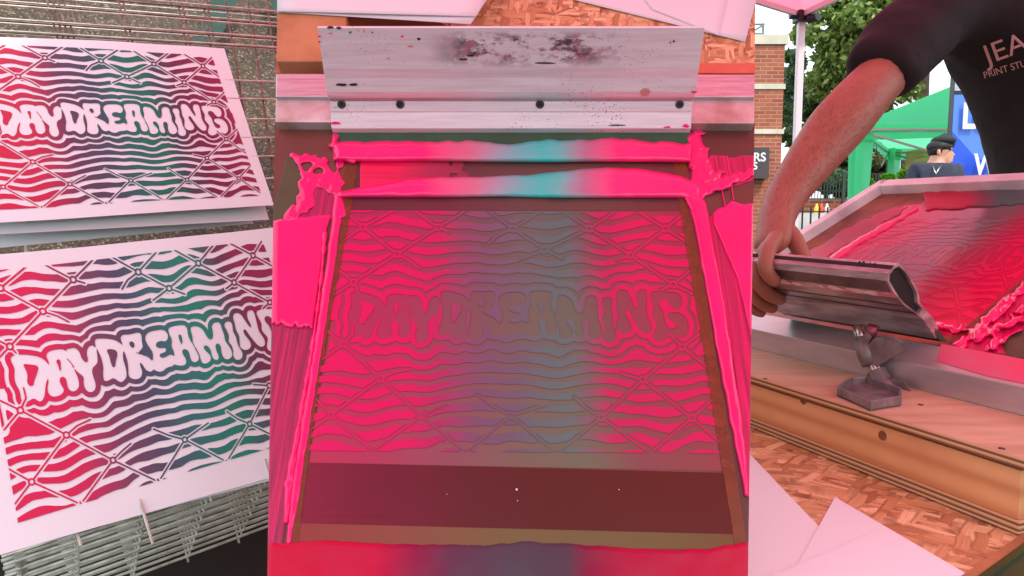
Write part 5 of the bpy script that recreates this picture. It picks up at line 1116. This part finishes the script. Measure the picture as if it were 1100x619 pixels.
# green tent
M['green_fab'] = fabric('thin_green_canopy', (90, 200, 150), (120, 225, 170))
ZG = 7.0; gz = P(1100, 151, ZG)[2]
gc = P(920, 151, ZG); gt = thing('gazebo', 'green canopy tent behind the printer with fabric wrapped legs', 'tent', (gc[0]+1.5, gc[1]+1.5, 0))
gx0, gy0 = gc[0], gc[1]; gcs = [np.array([gx0, gy0, 0]), np.array([gx0+3, gy0-.1, 0]), np.array([gx0+4.6, gy0+2.5, 0]), np.array([gx0+1.6, gy0+2.6, 0])]; zc_ = P(920, 134, ZG)[2]; ap_ = np.array([gx0+2.3, gy0+1.25, zc_+.85])
b = MB()
for i in range(4):
    p, q = gcs[i]+(0, 0, zc_), gcs[(i+1) % 4]+(0, 0, zc_)
    for k in range(10):
        for j in range(6):
            t0, t1, s0, s1_ = k/10, (k+1)/10, j/6, (j+1)/6
            fn = lambda t, s: (1-s)*(p*(1-t)+q*t)+s*ap_+np.array([0, 0, -.09*math.sin(math.pi*s)*abs(math.sin(math.pi*t))+.012*mnoise.noise(Vector((t*8+i, s*6, 1)))])
            b.add([fn(t0, s0), fn(t1, s0), fn(t1, s1_), fn(t0, s1_)], [(0, 1, 2, 3)])
            
    nrm = np.array([(0, -1, 0), (1, 0, 0), (0, 1, 0), (-1, 0, 0)][i], float)
    for k in range(24):
        t0, t1 = k/24, (k+1)/24; w_ = lambda t: nrm*.015*math.sin(t*40+i)
        a, c2 = p*(1-t0)+q*t0, p*(1-t1)+q*t1; dn = zc_-gz
        lo_ = lambda t: -dn+.03*math.sin(math.pi*t)
        b.add([a, c2, c2+w_(t1)+(0, 0, lo_(t1)), a+w_(t0)+(0, 0, lo_(t0))], [(0, 1, 2, 3)])
b.build('canopy', M['green_fab'], gt, True)
for i, g in enumerate(gcs):
    b = MB(); sx_ = 1 if i in (0, 3) else -1; sy_ = 1 if i < 2 else -1
    b.add([g+(0, 0, zc_), g+(sx_*.17, 0, zc_), g+(sx_*.07, 0, 0), g], [(0, 1, 2, 3)]); b.add([g+(0, 0, zc_), g+(0, sy_*.17, zc_), g+(0, sy_*.07, 0), g], [(0, 1, 2, 3)]); b.build('leg_wrap', M['green_fab'], gt)
    b = MB(); b.box((g[0]+sx_*.045-.015, g[1]+sy_*.045-.015, 0), (g[0]+sx_*.045+.015, g[1]+sy_*.045+.015, zc_)); b.build('pole', M['white_metal'], gt)
b = MB()
for i in range(4):
    p, q = gcs[i]+(0, 0, zc_-.05), gcs[(i+1) % 4]+(0, 0, zc_-.05); b.bar(p, q, .015, .02)
    for t in (.25, .75): b.bar(p*(1-t)+q*t-(0, 0, .22), p*(1-t-.25 if t > .5 else 1)+q*(t+.25 if t > .5 else 0), .012, .02); b.bar(p*(1-t)+q*t-(0, 0, .22), (p+q)/2, .012, .02)
b.build('truss', mat('truss_metal', (150, 130, 120), .5, .5), gt)
# blue banner
ZBN = 6.3; bn = thing('roller_banner', 'tall blue banner with white capitals behind the printer', 'banner', (P(1060, 180, ZBN)[0], P(1060, 180, ZBN)[1], 0))
x0, x1 = P(1023, 100, ZBN)[0], P(1112, 100, ZBN)[0]; yy = P(1023, 140, ZBN)[1]
zb1 = float(P(1023, 102, ZBN)[2])
def bannermat():
    m, nt, b = newmat('blue_banner_print'); v = coords(nt); f = N(nt, 'ShaderNodeTexVoronoi'); f.inputs['Scale'].default_value = 1.6; nt.links.new(v, f.inputs['Vector']); s = N(nt, 'ShaderNodeSeparateColor'); nt.links.new(f.outputs['Color'], s.inputs[0])
    nt.links.new(ramp(nt, s.outputs[0], [(0, (36, 84, 206)), (.5, (44, 96, 216)), (.55, (84, 132, 226)), (1, (84, 132, 226))], 'CONSTANT'), b.inputs['Base Color']); b.inputs['Roughness'].default_value = .4; return m
b = MB(); b.box((x0, yy, .12), (x1, yy+.012, zb1)); b.build('blue_panel', bannermat(), bn)
b = MB(); b.box((x0, yy, zb1+.004), (x1, yy+.012, float(P(1023, 84, ZBN)[2]))); b.build('top_panel', mat('pale_grey_panel', (196, 200, 208), .5, 0, (150, 156, 166), 90), bn)
b = MB(); b.box((x0, yy-.004, zb1-.0), (x1, yy-.001, float(P(1023, 98.2, ZBN)[2]))); b.build('caption_strip', M['blackm'], bn)
b = MB(); b.box((x0-.03, yy, 0), (x0-.002, yy+.02, float(P(1023, 82, ZBN)[2]))); b.build('pole', mat('dark_pole', (60, 64, 70), .4), bn)
b = MB(); b.box((x0-.05, yy-.12, 0), (x1+.02, yy+.12, .10)); b.build('base', M['blackm'], bn, bevel=.01)
flat_text('LO', 1034, 137.5, .205, ZBN-.035, M['white_let'], bn, 'banner_lettering', bold=.03, wscale=.8); flat_text('W', 1045, 188, .175, ZBN-.035, M['white_let'], bn, 'banner_lettering', bold=.03, wscale=.72)
flat_text('DEAN R', 1026.5, 101.4, .018, ZBN-.02, M['white_let'], bn, 'caption_lettering', bold=.01)
# road signs
ZS = 15.0; rs = thing('road_sign', 'grey sign plate with two red ringed discs between dark posts under the green tent', 'road sign', (P(961, 170, ZS)[0], P(961, 170, ZS)[1], 0))
for x in (954.5, 967.5):
    p = P(x, 170, ZS); b = MB(); b.tube([(p[0], p[1], 0), (p[0], p[1], zpx(148, ZS))], .04, 8); b.build('post', M['blackm'], rs)
p0, p1 = P(956.5, 163, ZS), P(966.5, 190, ZS); b = MB(); b.box((p0[0], p0[1]-.06, p1[2]), (p1[0], p0[1]-.03, p0[2])); b.build('plate', mat('grey_plate', (206, 208, 206), .5), rs)
for y in (166.5, 184.5):
    c = P(961.3, y, ZS); b = MB(); k = 20; ro, ri = .085, .060; b.add([c+np.array([q*math.cos(2*math.pi*i/k), -.07, q*math.sin(2*math.pi*i/k)]) for q in (ro, ri) for i in range(k)], [(i, (i+1) % k, k+(i+1) % k, k+i) for i in range(k)]); b.build('red_ring', mat('sign_red', (206, 40, 40), .5), rs)
b = MB(); b.box((P(957.5, 174, ZS)[0], p0[1]-.066, zpx(176, ZS)), (P(965.5, 174, ZS)[0], p0[1]-.062, zpx(174.5, ZS))); b.build('text_line', M['blackm'], rs)
# pale stall roof behind the elbow
b = MB(); p = [P(903, 158, 9), P(921, 161, 9), P(921, 136, 9), P(915, 136, 9)]; b.prism(p, (0, .9, .0)); o = b.build('stall_side', mat('pale_blue_sheet', (214, 224, 236), .6)); tag(o, 'pale bluish sheet hanging between the elbow and the green tent', 'sheet')
p = P(918, 140, 9.5); b = MB(); b.tube([(p[0], p[1], 0), (p[0], p[1], p[2])], .02, 8); o = b.build('thin_pole', M['white_metal']); tag(o, 'thin white pole holding the pale sheet behind the green tent leg', 'pole')
p = P(1035, 178, 9); b = MB(); b.box((p[0]-.5, p[1], 0), (p[0]+.35, p[1]+.4, float(P(1028, 160, 9)[2]))); o = b.build('wooden_crate', M['timber'], bevel=.01); tag(o, 'pale wooden panel between the capped head and the blue banner', 'wooden panel')

# ================================================================== light, sky, camera
W = bpy.data.worlds.new('World'); SC.world = W; W.use_nodes = True; nt = W.node_tree
bg = nt.nodes['Background']
sky = nt.nodes.new('ShaderNodeTexSky'); sky.sky_type = 'NISHITA'; sky.sun_disc = False
SE, SR = math.radians(52), math.radians(150)
sky.sun_elevation = SE; sky.sun_rotation = SR; sky.dust_density = 3.0; sky.air_density = 1.2
tc = nt.nodes.new('ShaderNodeTexCoord'); cn = nt.nodes.new('ShaderNodeTexNoise'); cn.inputs['Scale'].default_value = 2.2; cn.inputs['Detail'].default_value = 6
nt.links.new(tc.outputs['Generated'], cn.inputs['Vector'])
rp = nt.nodes.new('ShaderNodeValToRGB'); rp.color_ramp.elements[0].position = .3; rp.color_ramp.elements[0].color = (.62, .62, .62, 1); rp.color_ramp.elements[1].position = .65; rp.color_ramp.elements[1].color = (.95, .95, .95, 1)
nt.links.new(cn.outputs['Fac'], rp.inputs['Fac'])
mx = nt.nodes.new('ShaderNodeMix'); mx.data_type = 'RGBA'; nt.links.new(rp.outputs['Color'], mx.inputs[0]); nt.links.new(sky.outputs['Color'], mx.inputs[6]); mx.inputs[7].default_value = (8.2, 8.9, 9.6, 1)
nt.links.new(mx.outputs[2], bg.inputs['Color']); bg.inputs['Strength'].default_value = .13
sd = bpy.data.lights.new('sun', 'SUN'); sd.energy = 1.8; sd.angle = math.radians(10); sd.color = (1, .96, .9)
so = bpy.data.objects.new('sun', sd); COL.objects.link(so)
dirv = Vector((math.sin(SR)*math.cos(SE), math.cos(SR)*math.cos(SE), math.sin(SE)))
so.rotation_euler = dirv.to_track_quat('Z', 'Y').to_euler()
cd = bpy.data.cameras.new('camera'); cam = bpy.data.objects.new('camera', cd); COL.objects.link(cam)
cam.location = C.tolist(); cam.rotation_euler = (math.pi/2-TILT, 0, 0)
cd.sensor_width = 36; cd.lens = 36*FL/1100; cd.clip_start = .02; cd.clip_end = 2000
SC.camera = cam
SC.view_settings.view_transform = 'Standard'; SC.view_settings.look = 'None'; SC.view_settings.exposure = 0.72; SC.view_settings.gamma = 1
SC.cycles.use_denoising = True
SC.cycles.max_bounces = 8; SC.cycles.transparent_max_bounces = 12
for o in list(bpy.data.objects):
    if '_o' in o: del o['_o']
